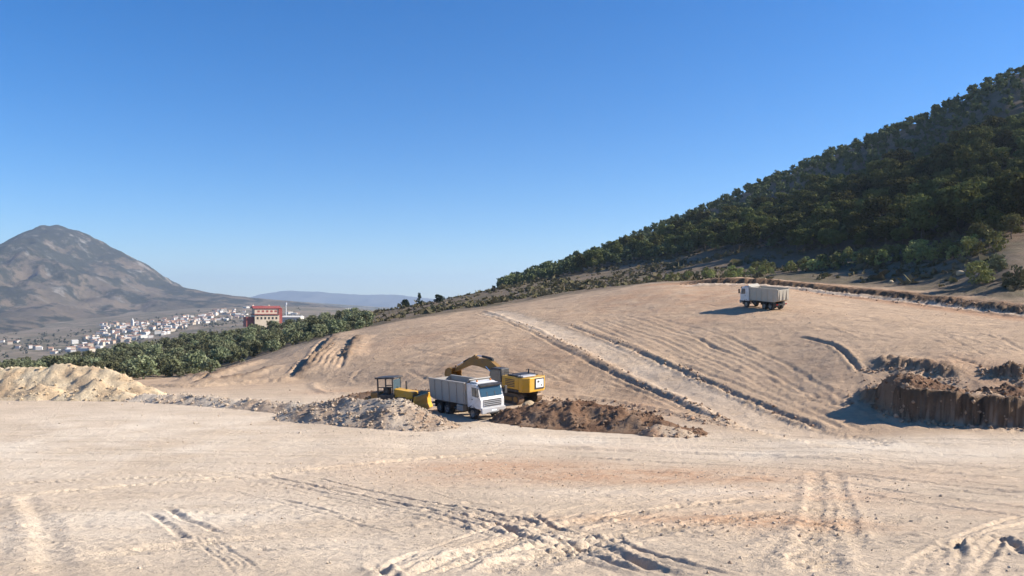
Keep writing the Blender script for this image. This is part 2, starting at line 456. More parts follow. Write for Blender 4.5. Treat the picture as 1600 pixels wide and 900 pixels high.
def mixc(nt, fac, a, b):
    n = nt.nodes.new('ShaderNodeMix'); n.data_type = 'RGBA'
    for s, v in ((n.inputs['Factor'], fac), (n.inputs['A'], a), (n.inputs['B'], b)):
        if hasattr(v, 'links'):
            nt.links.new(v, s)
        elif isinstance(v, (int, float)):
            s.default_value = v
        else:
            s.default_value = (*v, 1)
    return n.outputs['Result']

def noise(nt, vec, scale, detail=4, rough=.6):
    n = N(nt, 'ShaderNodeTexNoise', i_Scale=scale, i_Detail=detail, i_Roughness=rough)
    nt.links.new(vec, n.inputs['Vector'])
    return n.outputs['Fac']

def ramp(nt, fac, a, b):
    n = N(nt, 'ShaderNodeMapRange', clamp=True)
    n.inputs['From Min'].default_value = a
    n.inputs['From Max'].default_value = b
    nt.links.new(fac, n.inputs['Value'])
    return n.outputs['Result']

def mapping(nt, vec, scale, rot=0):
    n = N(nt, 'ShaderNodeMapping')
    n.inputs['Scale'].default_value = scale
    n.inputs['Rotation'].default_value = (0, 0, rot)
    nt.links.new(vec, n.inputs['Vector'])
    return n.outputs['Vector']

def math_n(nt, op, a, b):
    n = N(nt, 'ShaderNodeMath', operation=op)
    for s, v in zip(n.inputs, (a, b)):
        if hasattr(v, 'links'):
            nt.links.new(v, s)
        else:
            s.default_value = v
    return n.outputs[0]

def bump(nt, b, height, dist, strength=1.0, prev=None):
    n = N(nt, 'ShaderNodeBump')
    n.inputs['Distance'].default_value = dist
    n.inputs['Strength'].default_value = strength
    nt.links.new(height, n.inputs['Height'])
    if prev is not None:
        nt.links.new(prev, n.inputs['Normal'])
    return n.outputs['Normal']

def geo_pos(nt):
    return N(nt, 'ShaderNodeNewGeometry').outputs['Position']

def soil_material(name, base, pale, red, clod=1.0, base2=None):
    m, nt, b = new_mat(name)
    P = geo_pos(nt)
    att_r = N(nt, 'ShaderNodeAttribute', attribute_name='red').outputs['Fac']
    att_p = N(nt, 'ShaderNodeAttribute', attribute_name='pale').outputs['Fac']
    att_v = N(nt, 'ShaderNodeAttribute', attribute_name='veg').outputs['Fac']
    big = noise(nt, P, .22, 6, .62)
    streak = noise(nt, mapping(nt, P, (.16, 1.1, 1), .12), 1.0, 6, .65)
    fine = noise(nt, P, 3.5, 6, .7)
    grit = noise(nt, P, 16.0, 4, .75)
    c = mixc(nt, ramp(nt, big, .3, .75), [v * .86 for v in base], [min(1, v * 1.1) for v in base])
    c = mixc(nt, math_n(nt, 'MULTIPLY', ramp(nt, streak, .45, .72), .6), c, [v * .72 for v in base])
    streak2 = noise(nt, mapping(nt, P, (.10, 3.2, 1), -.08), 1.0, 5, .6)
    c = mixc(nt, math_n(nt, 'MULTIPLY', ramp(nt, streak2, .55, .72), .5), c, [v * .66 for v in base])
    rr = math_n(nt, 'MULTIPLY', att_r, ramp(nt, fine, .25, .6))
    c = mixc(nt, math_n(nt, 'MAXIMUM', rr, math_n(nt, 'MULTIPLY', att_r, .55)), c, red)
    c = mixc(nt, math_n(nt, 'MULTIPLY', att_p, ramp(nt, math_n(nt, 'ADD', big, math_n(nt, 'MULTIPLY', streak, .5)), .35, .75)), c, pale)
    c = mixc(nt, math_n(nt, 'MULTIPLY', ramp(nt, fine, .52, .8), .4), c, [v * .62 for v in base])
    c = mixc(nt, math_n(nt, 'MULTIPLY', ramp(nt, grit, .5, .8), .3), c, [v * .55 for v in base])
    if base2:
        att_g = N(nt, 'ShaderNodeAttribute', attribute_name='grade').outputs['Fac']
        tint = mixc(nt, att_g, (1, 1, 1), [b2 / b1 for b1, b2 in zip(base, base2)])
        mul = nt.nodes.new('ShaderNodeMix'); mul.data_type = 'RGBA'; mul.blend_type = 'MULTIPLY'
        mul.inputs['Factor'].default_value = 1
        nt.links.new(c, mul.inputs['A']); nt.links.new(tint, mul.inputs['B'])
        c = mul.outputs['Result']
    wild = mixc(nt, ramp(nt, noise(nt, P, .09, 6, .65), .38, .62), (.235, .165, .112), (.135, .108, .066))
    wild = mixc(nt, math_n(nt, 'MULTIPLY', ramp(nt, fine, .45, .7), .6), wild, (.085, .08, .045))
    wild = mixc(nt, math_n(nt, 'MULTIPLY', ramp(nt, noise(nt, P, .8, 4, .7), .55, .75), .6), wild, (.26, .21, .16))
    c = mixc(nt, att_v, c, wild)
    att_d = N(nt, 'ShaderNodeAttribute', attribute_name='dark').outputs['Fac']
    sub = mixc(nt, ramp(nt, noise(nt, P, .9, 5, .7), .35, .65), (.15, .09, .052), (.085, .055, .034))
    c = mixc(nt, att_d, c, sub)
    nt.links.new(c, b.inputs['Base Color'])
    b.inputs['Specular IOR Level'].default_value = .1
    n1 = bump(nt, b, fine, .10 * clod)
    n2 = bump(nt, b, grit, .03 * clod, 1.0, n1)
    nt.links.new(n2, b.inputs['Normal'])
    return m

M = {}
M['soil'] = soil_material('pale_graded_soil', (.59, .462, .332), (.70, .59, .455), (.49, .285, .165), 1.0, (.475, .337, .222))
M['slope'] = soil_material('tan_slope_soil', (.415, .298, .200), (.55, .43, .305), (.39, .22, .13))
M['heap_pale'] = soil_material('pale_heap_soil', (.60, .455, .285), (.66, .54, .37), (.46, .31, .19), 1.5)
M['heap_gravel'] = soil_material('gravel_heap_soil', (.58, .46, .34), (.58, .49, .38), (.38, .25, .16), 1.8)
M['heap_brown'] = soil_material('brown_heap_soil', (.255, .155, .095), (.42, .30, .20), (.20, .105, .06), 2.0)

def wild_material(name, cols, scale):
    m, nt, b = new_mat(name)
    P = geo_pos(nt)
    c = mixc(nt, ramp(nt, noise(nt, P, scale, 8, .68), .40, .58), cols[0], cols[1])
    c = mixc(nt, ramp(nt, noise(nt, P, scale * 2.3, 8, .7), .5, .64), c, cols[2])
    nt.links.new(c, b.inputs['Base Color'])
    b.inputs['Specular IOR Level'].default_value = .05
    nt.links.new(bump(nt, b, noise(nt, P, scale * 8, 5, .7), .35 / scale * .02), b.inputs['Normal'])
    return m
M['valley'] = wild_material('valley_fields', ((.21, .16, .11), (.12, .105, .065), (.29, .225, .16)), .009)

def plain(name, col, rough=.5, metal=0.0, spec=.4, dirt=.25, scale=2.5, dirtcol=(.40, .32, .24)):
    m, nt, b = new_mat(name)
    P = N(nt, 'ShaderNodeTexCoord').outputs['Object']
    f = noise(nt, P, scale, 6, .7)
    c = mixc(nt, math_n(nt, 'MULTIPLY', ramp(nt, f, .42, .75), dirt * 2), col, dirtcol)
    nt.links.new(c, b.inputs['Base Color'])
    b.inputs['Roughness'].default_value = rough
    b.inputs['Metallic'].default_value = metal
    b.inputs['Specular IOR Level'].default_value = spec
    return m
M['truck_white'] = plain('white_cab_paint', (.70, .70, .69), .4, dirt=.28)
M['bucket_grey'] = plain('dusty_grey_steel', (.36, .335, .30), .65, dirt=.3, scale=1.4, dirtcol=(.42, .35, .275))
M['bucket_cream'] = plain('dusty_cream_steel', (.45, .405, .33), .65, dirt=.35, scale=1.4, dirtcol=(.58, .47, .34))
M['tyre'] = plain('dusty_rubber', (.022, .021, .02), .85, dirt=.22, dirtcol=(.16, .125, .09))
M['chassis'] = plain('dark_chassis_steel', (.035, .034, .034), .6, dirt=.18, dirtcol=(.18, .14, .10))
M['rim'] = plain('grey_rim_steel', (.34, .33, .31), .5, .3, dirt=.35)
M['plastic'] = plain('dark_plastic', (.03, .03, .033), .55, dirt=.12)
M['grey_plastic'] = plain('grey_bumper_plastic', (.40, .40, .41), .5, dirt=.3)
M['yellow'] = plain('yellow_machine_paint', (.60, .32, .022), .42, dirt=.17)
M['yellow_worn_shaded'] = plain('worn_shaded_yellow_paint', (.25, .135, .03), .6, dirt=.4, dirtcol=(.16, .10, .055))  # worn paint, darkened further to carry the shade on the excavator boom
M['steel'] = plain('worn_bucket_steel', (.16, .10, .06), .6, .2, dirt=.4, dirtcol=(.22, .14, .08))
M['chrome'] = plain('bright_rod_steel', (.7, .7, .7), .2, .9, dirt=.05)
M['white_panel'] = plain('white_panel_paint', (.82, .82, .80), .4, dirt=.08)
M['red_lens'] = plain('red_lens', (.35, .012, .01), .25, dirt=.1)
M['orange_lens'] = plain('orange_lens', (.7, .22, .02), .25, dirt=.05)
M['lamp_lens'] = plain('clear_lamp_lens', (.62, .64, .66), .12, spec=.8, dirt=.1)
def glass_mat(name, col):
    m, nt, b = new_mat(name)
    b.inputs['Base Color'].default_value = (*col, 1)
    b.inputs['Roughness'].default_value = .06
    b.inputs['Specular IOR Level'].default_value = .9
    return m
M['glass'] = glass_mat('dark_cab_glass', (.035, .075, .10))
M['house_wall'] = plain('whitewashed_wall', (.60, .575, .53), .9, dirt=.15, scale=.3)
M['house_cream'] = plain('cream_wall', (.56, .47, .36), .9, dirt=.15, scale=.3)
M['house_tan'] = plain('ochre_wall', (.48, .37, .27), .9, dirt=.15, scale=.3)
M['roof_tile'] = plain('terracotta_tiles', (.30, .15, .09), .85, dirt=.2, scale=.3)
M['roof_red'] = plain('red_roof_sheet', (.26, .05, .042), .6, dirt=.12, scale=.2)
M['dark_pane'] = glass_mat('dark_window_pane', (.03, .035, .04))
M['mast'] = plain('white_mast_paint', (.8, .8, .8), .5, dirt=.05)

def leaf_mat(name, c1, c2, trans=.13):
    m = bpy.data.materials.new(name)
    m.use_nodes = True
    nt = m.node_tree; nt.nodes.clear()
    out = nt.nodes.new('ShaderNodeOutputMaterial')
    info = N(nt, 'ShaderNodeObjectInfo').outputs['Random']
    P = geo_pos(nt)
    f = noise(nt, P, .55, 3, .6)
    c = mixc(nt, ramp(nt, f, .35, .65), c1, c2)
    hsv = N(nt, 'ShaderNodeHueSaturation')
    nt.links.new(math_n(nt, 'ADD', math_n(nt, 'MULTIPLY', info, .05), .475), hsv.inputs['Hue'])
    nt.links.new(math_n(nt, 'ADD', math_n(nt, 'MULTIPLY', info, .9), .55), hsv.inputs['Value'])
    nt.links.new(c, hsv.inputs['Color'])
    d = N(nt, 'ShaderNodeBsdfDiffuse'); tr = N(nt, 'ShaderNodeBsdfTranslucent')
    nt.links.new(hsv.outputs[0], d.inputs[0]); nt.links.new(hsv.outputs[0], tr.inputs[0])
    mx = N(nt, 'ShaderNodeMixShader'); mx.inputs[0].default_value = trans
    nt.links.new(d.outputs[0], mx.inputs[1]); nt.links.new(tr.outputs[0], mx.inputs[2])
    nt.links.new(mx.outputs[0], out.inputs[0])
    return m
M['pine_leaf'] = leaf_mat('pine_needles', (.078, .086, .030), (.125, .12, .042))
M['far_leaf'] = leaf_mat('far_pine_needles', (.07, .08, .038), (.11, .11, .05))
M['olive_leaf'] = leaf_mat('olive_leaves', (.135, .147, .078), (.195, .20, .118))
M['shrub_leaf'] = leaf_mat('yellow_green_leaves', (.16, .175, .06), (.25, .24, .10))
M['dark_leaf'] = leaf_mat('dark_cypress_leaves', (.03, .042, .022), (.045, .055, .03))
M['brush_leaf'] = leaf_mat('dry_brush', (.15, .12, .08), (.11, .105, .05))
M['bark'] = plain('brown_bark', (.11, .08, .055), .9, dirt=.2, dirtcol=(.2, .16, .12))

# ------------------------------------------------------------------ mesh builders
def link(name, me, mat, parent=None):
    o = bpy.data.objects.new(name, me)
    COL.objects.link(o)
    if mat is not None and len(me.materials) == 0:
        me.materials.append(mat)
    if parent is not None:
        o.parent = parent
    return o

def mesh_np(name, V, Fc, smooth=True):
    me = bpy.data.meshes.new(name)
    V = np.asarray(V, np.float32); Fc = np.asarray(Fc, np.int32)
    n = Fc.shape[1]
    me.vertices.add(len(V)); me.vertices.foreach_set('co', V.ravel())
    me.loops.add(Fc.size); me.loops.foreach_set('vertex_index', Fc.ravel())
    me.polygons.add(len(Fc))
    me.polygons.foreach_set('loop_start', np.arange(0, Fc.size, n, dtype=np.int32))
    me.polygons.foreach_set('loop_total', np.full(len(Fc), n, dtype=np.int32))
    me.polygons.foreach_set('use_smooth', np.full(len(Fc), smooth))
    me.update(calc_edges=True)
    return me

def attr(me, name, vals):
    a = me.attributes.new(name, 'FLOAT', 'POINT')
    a.data.foreach_set('value', np.asarray(vals, np.float32))

class MB:
    """collects shapes for one mesh"""
    def __init__(self):
        self.bm = bmesh.new()
    def box(self, c, s, bev=0.0, rot=None):
        r = bmesh.ops.create_cube(self.bm, size=1)
        vs = r['verts']
        bmesh.ops.scale(self.bm, vec=s, verts=vs)
        if bev:
            es = list({e for v in vs for e in v.link_edges})
            rb = bmesh.ops.bevel(self.bm, geom=es, offset=bev, segments=2, affect='EDGES', profile=.5)
            vs = list({v for f in rb['faces'] for v in f.verts} | {v for v in vs if v.is_valid})
        if rot is not None:
            bmesh.ops.transform(self.bm, matrix=rot.to_4x4(), verts=vs)
        bmesh.ops.translate(self.bm, vec=c, verts=vs)
        return self
    def prism(self, prof, y0, y1, axis='y', bev=0.0):
        """profile of (x, z) points swept from y0 to y1 (axis y), or (y, z) swept along x"""
        n = len(prof)
        mk = (lambda p, t: (p[0], t, p[1])) if axis == 'y' else ((lambda p, t: (t, p[0], p[1])) if axis == 'x' else (lambda p, t: (p[0], p[1], t)))
        a = [self.bm.verts.new(mk(p, y0)) for p in prof]
        b = [self.bm.verts.new(mk(p, y1)) for p in prof]
        fs = [self.bm.faces.new(a), self.bm.faces.new(b[::-1])]
        for i in range(n):
            fs.append(self.bm.faces.new((a[i], b[i], b[(i + 1) % n], a[(i + 1) % n])))
        if bev:
            es = list({e for f in fs for e in f.edges})
            bmesh.ops.bevel(self.bm, geom=es, offset=bev, segments=2, affect='EDGES', profile=.5)
        return self
    def cyl(self, p0, p1, r0, r1=None, n=12):
        p0, p1 = Vector(p0), Vector(p1)
        r1 = r0 if r1 is None else r1
        d = p1 - p0
        mt = Matrix.Translation((p0 + p1) / 2) @ d.to_track_quat('Z', 'Y').to_matrix().to_4x4()
        bmesh.ops.create_cone(self.bm, cap_ends=True, segments=n, radius1=r0, radius2=r1, depth=d.length, matrix=mt)
        return self
    def lathe(self, prof, c, n=24):
        """profile of (radius, offset along y) turned about the y axis through c"""
        rings = []
        for r, t in prof:
            rings.append([self.bm.verts.new((c[0] + r * math.cos(2 * math.pi * k / n), c[1] + t, c[2] + r * math.sin(2 * math.pi * k / n))) for k in range(n)])
        for A, B in zip(rings[:-1], rings[1:]):
            for k in range(n):
                self.bm.faces.new((A[k], A[(k + 1) % n], B[(k + 1) % n], B[k]))
        return self
    def quad(self, *pts):
        self.bm.faces.new([self.bm.verts.new(p) for p in pts])
        return self
    def build(self, name, mat, parent=None, smooth=False):
        bmesh.ops.recalc_face_normals(self.bm, faces=self.bm.faces)
        me = bpy.data.meshes.new(name)
        self.bm.to_mesh(me); self.bm.free()
        if smooth:
            for p in me.polygons:
                p.use_smooth = True
        return link(name, me, mat, parent)

def tag(o, label=None, cat=None, group=None, kind=None):
    if label: o['label'] = label
    if cat: o['category'] = cat
    if group: o['group'] = group
    if kind: o['kind'] = kind
    return o

def empty(name, loc, rz=0.0):
    o = bpy.data.objects.new(name, None)
    o.empty_display_size = .5
    COL.objects.link(o)
    o.location = loc
    o.rotation_euler = (0, 0, rz)
    return o

def copy_tree(o, parent=None):
    c = o.copy()
    COL.objects.link(c)
    c.parent = parent
    for ch in list(o.children):
        copy_tree(ch, c)
    return c

# ------------------------------------------------------------------ ground mesh
def build_ground():
    px = np.unique(np.r_[-1400, np.linspace(-1300, -80, 46), np.linspace(-80, 1680, 620), np.linspace(1680, 2900, 46), 3000])
    ys = np.exp(np.r_[np.linspace(math.log(1.5), math.log(9), 30, endpoint=False),
                      np.linspace(math.log(9), math.log(42), 370, endpoint=False),
                      np.linspace(math.log(42), math.log(165), 400, endpoint=False),
                      np.linspace(math.log(165), math.log(700), 130, endpoint=False),
                      np.linspace(math.log(700), math.log(16000), 100)])
    U, Yg = np.meshgrid(px, ys)                       # rows = distance
    X = ((U - CX) / F * Yg).ravel(); Y = Yg.ravel()
    Z = np.zeros(len(X)); red = Z.copy(); pale = Z.copy(); veg = Z.copy(); t = Z.copy()
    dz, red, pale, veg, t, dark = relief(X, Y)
    Z = table(ZT, X, Y) + dz
    nr, nc = U.shape
    idx = np.arange(nr * nc).reshape(nr, nc)
    Q = np.stack([idx[:-1, :-1], idx[:-1, 1:], idx[1:, 1:], idx[1:, :-1]], -1).reshape(-1, 4)
    tq = t[Q].mean(1); uq = (CX + F * X / Y)[Q].mean(1)
    V = np.stack([X, Y, Z], 1)
    zones = [
        ('construction_ground', tq < 5.0, M['soil']),
        ('graded_slope', (tq >= 5.0) & (tq < 8.3), M['soil']),
        ('hillside', (tq >= 8.3) & (tq < 13.0) & (uq >= 600), M['soil']),
        ('grove_ground', (tq >= 8.3) & (tq < 13.0) & (uq < 600), M['soil']),
        ('valley', tq >= 13.0, M['valley']),
    ]
    for name, mask, mat in zones:
        q = Q[mask]
        used, inv = np.unique(q.ravel(), return_inverse=True)
        me = mesh_np(name, V[used], inv.reshape(-1, 4))
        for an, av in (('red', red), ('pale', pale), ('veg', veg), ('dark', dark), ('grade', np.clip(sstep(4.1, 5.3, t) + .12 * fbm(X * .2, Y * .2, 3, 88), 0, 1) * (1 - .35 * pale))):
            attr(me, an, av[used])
        o = link(name, me, mat)
        tag(o, kind='structure')
    # the ground the photographer stands on
    gx = np.linspace(-60, 60, 61); gy = np.linspace(-40, 1.5, 22)
    A, B = np.meshgrid(gx, gy)
    zz = -1.9 + .04 * (B - 1.5) * 0 + .05 * fbm(A.ravel() * .5, B.ravel() * .5, 3, 3).reshape(A.shape) - .02
    idx = np.arange(A.size).reshape(A.shape)
    Q = np.stack([idx[:-1, :-1], idx[:-1, 1:], idx[1:, 1:], idx[1:, :-1]], -1).reshape(-1, 4)
    me = mesh_np('viewpoint_ground', np.stack([A.ravel(), B.ravel(), zz.ravel()], 1), Q)
    tag(link('viewpoint_ground', me, M['soil']), kind='structure')
build_ground()

# ------------------------------------------------------------------ mountains
def mountain(name, prof, ydist, front, back, foot, step, mat, rough, seed, label=None):
    """ridge whose crest follows prof (column, row) at distance ydist, with spurs and gullies"""
    pxs = [p[0] for p in prof]; hs = [(HZ - p[1]) / F * ydist for p in prof]
    x0, x1 = (pxs[0] - CX) / F * ydist, (pxs[-1] - CX) / F * ydist
    nx, ny = int((x1 - x0) / step) + 1, int((front + back) / step) + 1
    gx, gy = np.linspace(x0, x1, nx), np.linspace(ydist - front, ydist + back, ny)
    A, B = np.meshgrid(gx, gy)
    X, Y = A.ravel(), B.ravel()
    crest = pchip([(p - CX) / F * ydist for p in pxs], hs, X)
    yy = Y + 110 * rough * fbm(X * .0011, Y * .0011, 3, seed + 5)
    s = np.where(yy < ydist, (ydist - yy) / front, (yy - ydist) / back)
    s = np.clip(s, 0, 1)
    shape = (1 - s) ** 1.15
    H = foot + (crest - foot) * shape
    body = np.clip((crest - foot) / 400, 0, 1)
    amp = body * np.sin(np.clip(s, 0, 1) * math.pi) ** .7
    r1 = 1 - np.abs(fbm(X * .0021, Y * .0013, 5, seed)) * 2.4
    H += amp * 95 * rough * (r1 - .55)
    r2 = 1 - np.abs(fbm(X * .006 + .4 * r1, Y * .0035, 4, seed + 12)) * 2.4
    H += amp * 30 * rough * (r2 - .5)
    H += body * (.35 + 2 * np.minimum(s, .4)) * (1 - s) ** .4 * 26 * rough * fbm(X * .009, Y * .009, 4, seed + 2)
    H += body * (1 - s) ** 2 * 9 * rough * fbm(X * .02, Y * .02, 3, seed + 21)
    cl = sstep(.05, .4, fbm(X * .004, Y * .004, 3, seed + 8))
    H += amp * cl * 26 * rough * np.abs(fbm(X * .02, Y * .02, 3, seed + 9)) 
    idx = np.arange(len(X)).reshape(ny, nx)
    Q = np.stack([idx[:-1, :-1], idx[:-1, 1:], idx[1:, 1:], idx[1:, :-1]], -1).reshape(-1, 4)
    o = link(name, mesh_np(name, np.stack([X, Y, H], 1), Q), mat)
    tag(o, label, kind='structure')
    return o

def rock_material():
    m, nt, b = new_mat('mountain_rock_and_scrub')
    P = geo_pos(nt)
    a = noise(nt, P, .0032, 9, .66)
    c = mixc(nt, ramp(nt, a, .36, .60), (.105, .088, .062), (.20, .152, .105))
    sep = N(nt, 'ShaderNodeSeparateXYZ'); nt.links.new(P, sep.inputs[0])
    hgt = ramp(nt, sep.outputs['Z'], -60, 380)
    scr = math_n(nt, 'ADD', noise(nt, P, .0065, 9, .70), math_n(nt, 'MULTIPLY', hgt, .15))
    c = mixc(nt, math_n(nt, 'MULTIPLY', ramp(nt, scr, .52, .575), .92), c, (.040, .043, .030))
    nrm = N(nt, 'ShaderNodeNewGeometry').outputs['Normal']
    sn = N(nt, 'ShaderNodeSeparateXYZ'); nt.links.new(nrm, sn.inputs[0])
    rock = math_n(nt, 'MULTIPLY', ramp(nt, noise(nt, mapping(nt, P, (1, 1, .35)), .012, 8, .72), .54, .64), ramp(nt, sn.outputs['Z'], .97, .84))
    c = mixc(nt, math_n(nt, 'MULTIPLY', rock, .8), c, (.30, .27, .235))
    nt.links.new(c, b.inputs['Base Color'])
    b.inputs['Specular IOR Level'].default_value = .05
    nt.links.new(bump(nt, b, noise(nt, P, .018, 9, .8), 22.0), b.inputs['Normal'])
    return m
M['rock'] = rock_material()
M['low_hills'] = wild_material('scrubby_hills', ((.15, .125, .09), (.075, .078, .052), (.26, .21, .15)), .0045)
M['far_rock'] = wild_material('far_rock', ((.10, .095, .085), (.08, .075, .065), (.12, .11, .1)), .001)
mountain('mountain', [(-700, 455), (-420, 440), (-250, 425), (-120, 412), (-40, 398), (0, 385), (22, 373), (45, 360), (62, 353), (78, 351), (98, 355),
         (120, 362), (150, 376), (165, 386), (190, 399), (225, 419), (250, 438), (290, 450), (340, 459), (420, 467), (520, 478), (620, 492)],
         4000, 2000, 1500, -95, 13, M['rock'], 1.0, 70)
mountain('low_hills', [(150, 478), (260, 462), (330, 459), (380, 464), (430, 468), (480, 472), (540, 476), (600, 480), (680, 484)],
         5600, 1500, 1300, -60, 40, M['low_hills'], .55, 90)
mountain('far_mountains', [(300, 474), (380, 466), (420, 457), (450, 454), (500, 456), (560, 460), (610, 460), (650, 464), (720, 470), (900, 474), (1100, 476)],
         13000, 1500, 1400, -70, 60, M['far_rock'], .8, 110)

# ------------------------------------------------------------------ earth heaps
def blobs(n, r, seed, spread=None):
    """n irregular clods as one vertex/face array around the origin"""
    rg = np.random.default_rng(seed)
    base = np.array([(1, 0, 0), (-1, 0, 0), (0, 1, 0), (0, -1, 0), (0, 0, 1), (0, 0, -1),
                     (.6, .6, .5), (-.6, .6, .5), (.6, -.6, .5), (-.6, -.6, .5)], float)
    fcs = np.array([(0, 6, 4), (6, 2, 4), (2, 7, 4), (7, 1, 4), (1, 9, 4), (9, 3, 4), (3, 8, 4), (8, 0, 4),
                    (0, 2, 6), (2, 1, 7), (1, 3, 9), (3, 0, 8), (0, 5, 2), (2, 5, 1), (1, 5, 3), (3, 5, 0)])
    V, Fc = [], []
    for k in range(n):
        q = base * rg.uniform(.65, 1.2, (10, 1)) * rg.uniform(.7, 1.25, (1, 3))
        a = rg.uniform(0, 6.28); ca, sa = math.cos(a), math.sin(a)
        q = q @ np.array([[ca, -sa, 0], [sa, ca, 0], [0, 0, 1]])
        V.append(q * r[k]); Fc.append(fcs + 10 * k)
    return V, np.concatenate(Fc)

def heap(name, spine, label, mat, cat, grid=.16, seed=0, clods=0, clod_r=(.05, .22), rough=.18, red=0.0, pale=0.0, sharp=1.0):
    """spine: (x, y, height, radius) knots of a ridge of dumped earth lying on the ground"""
    S = np.array(spine, float)
    dens = []
    for a, b in zip(S[:-1], S[1:]):
        for t in np.linspace(0, 1, 9)[:-1]:
            dens.append(a + (b - a) * t)
    dens.append(S[-1]); D = np.array(dens)
    rm = S[:, 3].max() + .8
    gx = np.arange(S[:, 0].min() - rm, S[:, 0].max() + rm, grid)
    gy = np.arange(S[:, 1].min() - rm, S[:, 1].max() + rm, grid)
    A, B = np.meshgrid(gx, gy)
    X, Y = A.ravel(), B.ravel()
    wx = X + .5 * fbm(X * .5, Y * .5, 3, seed + 1); wy = Y + .5 * fbm(X * .5, Y * .5, 3, seed + 2)
    H = np.full(len(X), -.6)
    for x, y, h, r in D:
        q = np.hypot(wx - x, wy - y) / r
        H = np.maximum(H, h * (1 - q ** sharp) - .12 * np.clip(q - 1, 0, 9))
    up = np.clip(H, 0, None)
    k = np.clip(up / .5, 0, 1)
    H = H + k * rough * (1.3 * fbm(X * .9, Y * .9, 4, seed + 3) + .5 * np.abs(fbm(X * 2.6, Y * 2.6, 3, seed + 4)))
    G = ground_z(X, Y)
    keep = H > -.14
    idx = np.arange(len(X)).reshape(A.shape)
    Q = np.stack([idx[:-1, :-1], idx[:-1, 1:], idx[1:, 1:], idx[1:, :-1]], -1).reshape(-1, 4)
    Q = Q[keep[Q].all(1)]
    used, inv = np.unique(Q.ravel(), return_inverse=True)
    ox, oy = S[:, 0].mean(), S[:, 1].mean(); oz = float(ground_z(ox, oy)[0])
    V = np.stack([X - ox, Y - oy, G + H - oz], 1)[used]
    me = mesh_np(name, V, inv.reshape(-1, 4))
    nn = fbm(X[used] * .5, Y[used] * .5, 3, seed + 6)
    attr(me, 'red', np.clip(red + .9 * nn, 0, 1)); attr(me, 'pale', np.clip(pale - .9 * nn, 0, 1)); attr(me, 'veg', np.zeros(len(used)))
    o = link(name, me, mat)
    o.location = (ox, oy, oz)
    tag(o, label, cat)
    if clods:
        rg = np.random.default_rng(seed + 50)
        cand = np.nonzero((H > -.05))[0]
        pick = rg.choice(cand, clods)
        rr = clod_r[0] + (clod_r[1] - clod_r[0]) * rg.random(clods) ** 3
        cv, cf = blobs(clods, rr, seed + 51)
        cv = np.concatenate([v + (X[p] - ox + rg.uniform(-.1, .1), Y[p] - oy + rg.uniform(-.1, .1), G[p] + H[p] - oz + r * .2) for v, p, r in zip(cv, pick, rr)])
        me = mesh_np('clods', cv, cf, False)
        attr(me, 'red', np.repeat(rg.random(clods) * .6 + red * .4, 10)); attr(me, 'pale', np.repeat(rg.random(clods) * .6, 10)); attr(me, 'veg', np.zeros(len(cv)))
        c = link('clods', me, mat, o)
        c['kind'] = 'stuff'
    return o

def at(px, y):
    return ((px - CX) / F * y, y)
heap('earth_heap', [(*at(-150, 84), 3.2, 5.0), (*at(-60, 84), 3.0, 4.6), (*at(40, 84), 3.05, 4.4), (*at(110, 84), 3.2, 4.4), (*at(165, 83), 2.8, 4.2), (*at(205, 82), 1.6, 2.9), (*at(232, 81), .7, 2.0)],
     'long pale sandy earth heap below the olive grove', M['heap_pale'], 'earth heap', .22, 201, 260, (.05, .22), .30, .25, .3, 1.1)
heap('earth_heap', [(*at(40, 79), .9, 2.4), (*at(68, 79), 1.55, 2.7), (*at(90, 79), 1.0, 2.2)],
     'small brownish sand heap in front of the long sandy heap', M['heap_pale'], 'earth heap', .18, 221, 120, (.05, .18), .2, .35, .1)
heap('earth_heap', [(*at(122, 78.5), 1.2, 2.4), (*at(150, 78.5), 2.1, 3.0), (*at(172, 78), 1.3, 2.6), (*at(200, 77), .8, 2.0)],
     'pointed sand heap at the right end of the long sandy heap', M['heap_pale'], 'earth heap', .18, 241, 160, (.05, .2), .2, .1, .4)
heap('earth_heap', [(*at(225, 76), .7, 1.8), (*at(290, 74), .8, 1.8), (*at(360, 71), .65, 1.7), (*at(430, 68), .75, 1.8), (*at(490, 65.5), .8, 1.9)],
     'low rough ridge of earth between the sandy heaps and the gravel heap', M['heap_gravel'], 'earth heap', .2, 261, 420, (.05, .22), .22, .2, .3)
heap('gravel_heap', [(*at(470, 62), .9, 2.0), (*at(520, 60.5), 1.5, 2.6), (*at(560, 59.5), 1.75, 2.8), (*at(600, 58.5), 1.85, 3.0), (*at(626, 57.8), 2.0, 3.1), (*at(650, 57.2), 1.35, 2.6), (*at(674, 56.6), .7, 2.1)],
     'grey-beige stony gravel heap in front of the bulldozer', M['heap_gravel'], 'gravel heap', .13, 281, 1500, (.03, .17), .17, .4, .3)
heap('soil_heap', [(*at(800, 58.5), 1.0, 1.6), (*at(840, 58), 1.35, 2.2), (*at(890, 57.5), 1.5, 2.5), (*at(940, 56.5), 1.35, 2.4), (*at(985, 55.5), 1.15, 2.1), (*at(1020, 54.5), .9, 1.8), (*at(1065, 53.5), .4, 1.6)],
     'dark red-brown heap of dug soil beside the white tipper truck', M['heap_brown'], 'soil heap', .13, 301, 420, (.04, .2), .34, .3, .1)
heap('soil_heap', [(*at(845, 63), .7, 1.8), (*at(890, 62.5), .95, 2.2), (*at(950, 61.5), .8, 2.1), (*at(1000, 60), .5, 1.7)],
     'lumpy reddish soil heap behind the dark soil heap, near the excavator', M['heap_brown'], 'soil heap', .15, 321, 500, (.04, .22), .26, .8, .2)
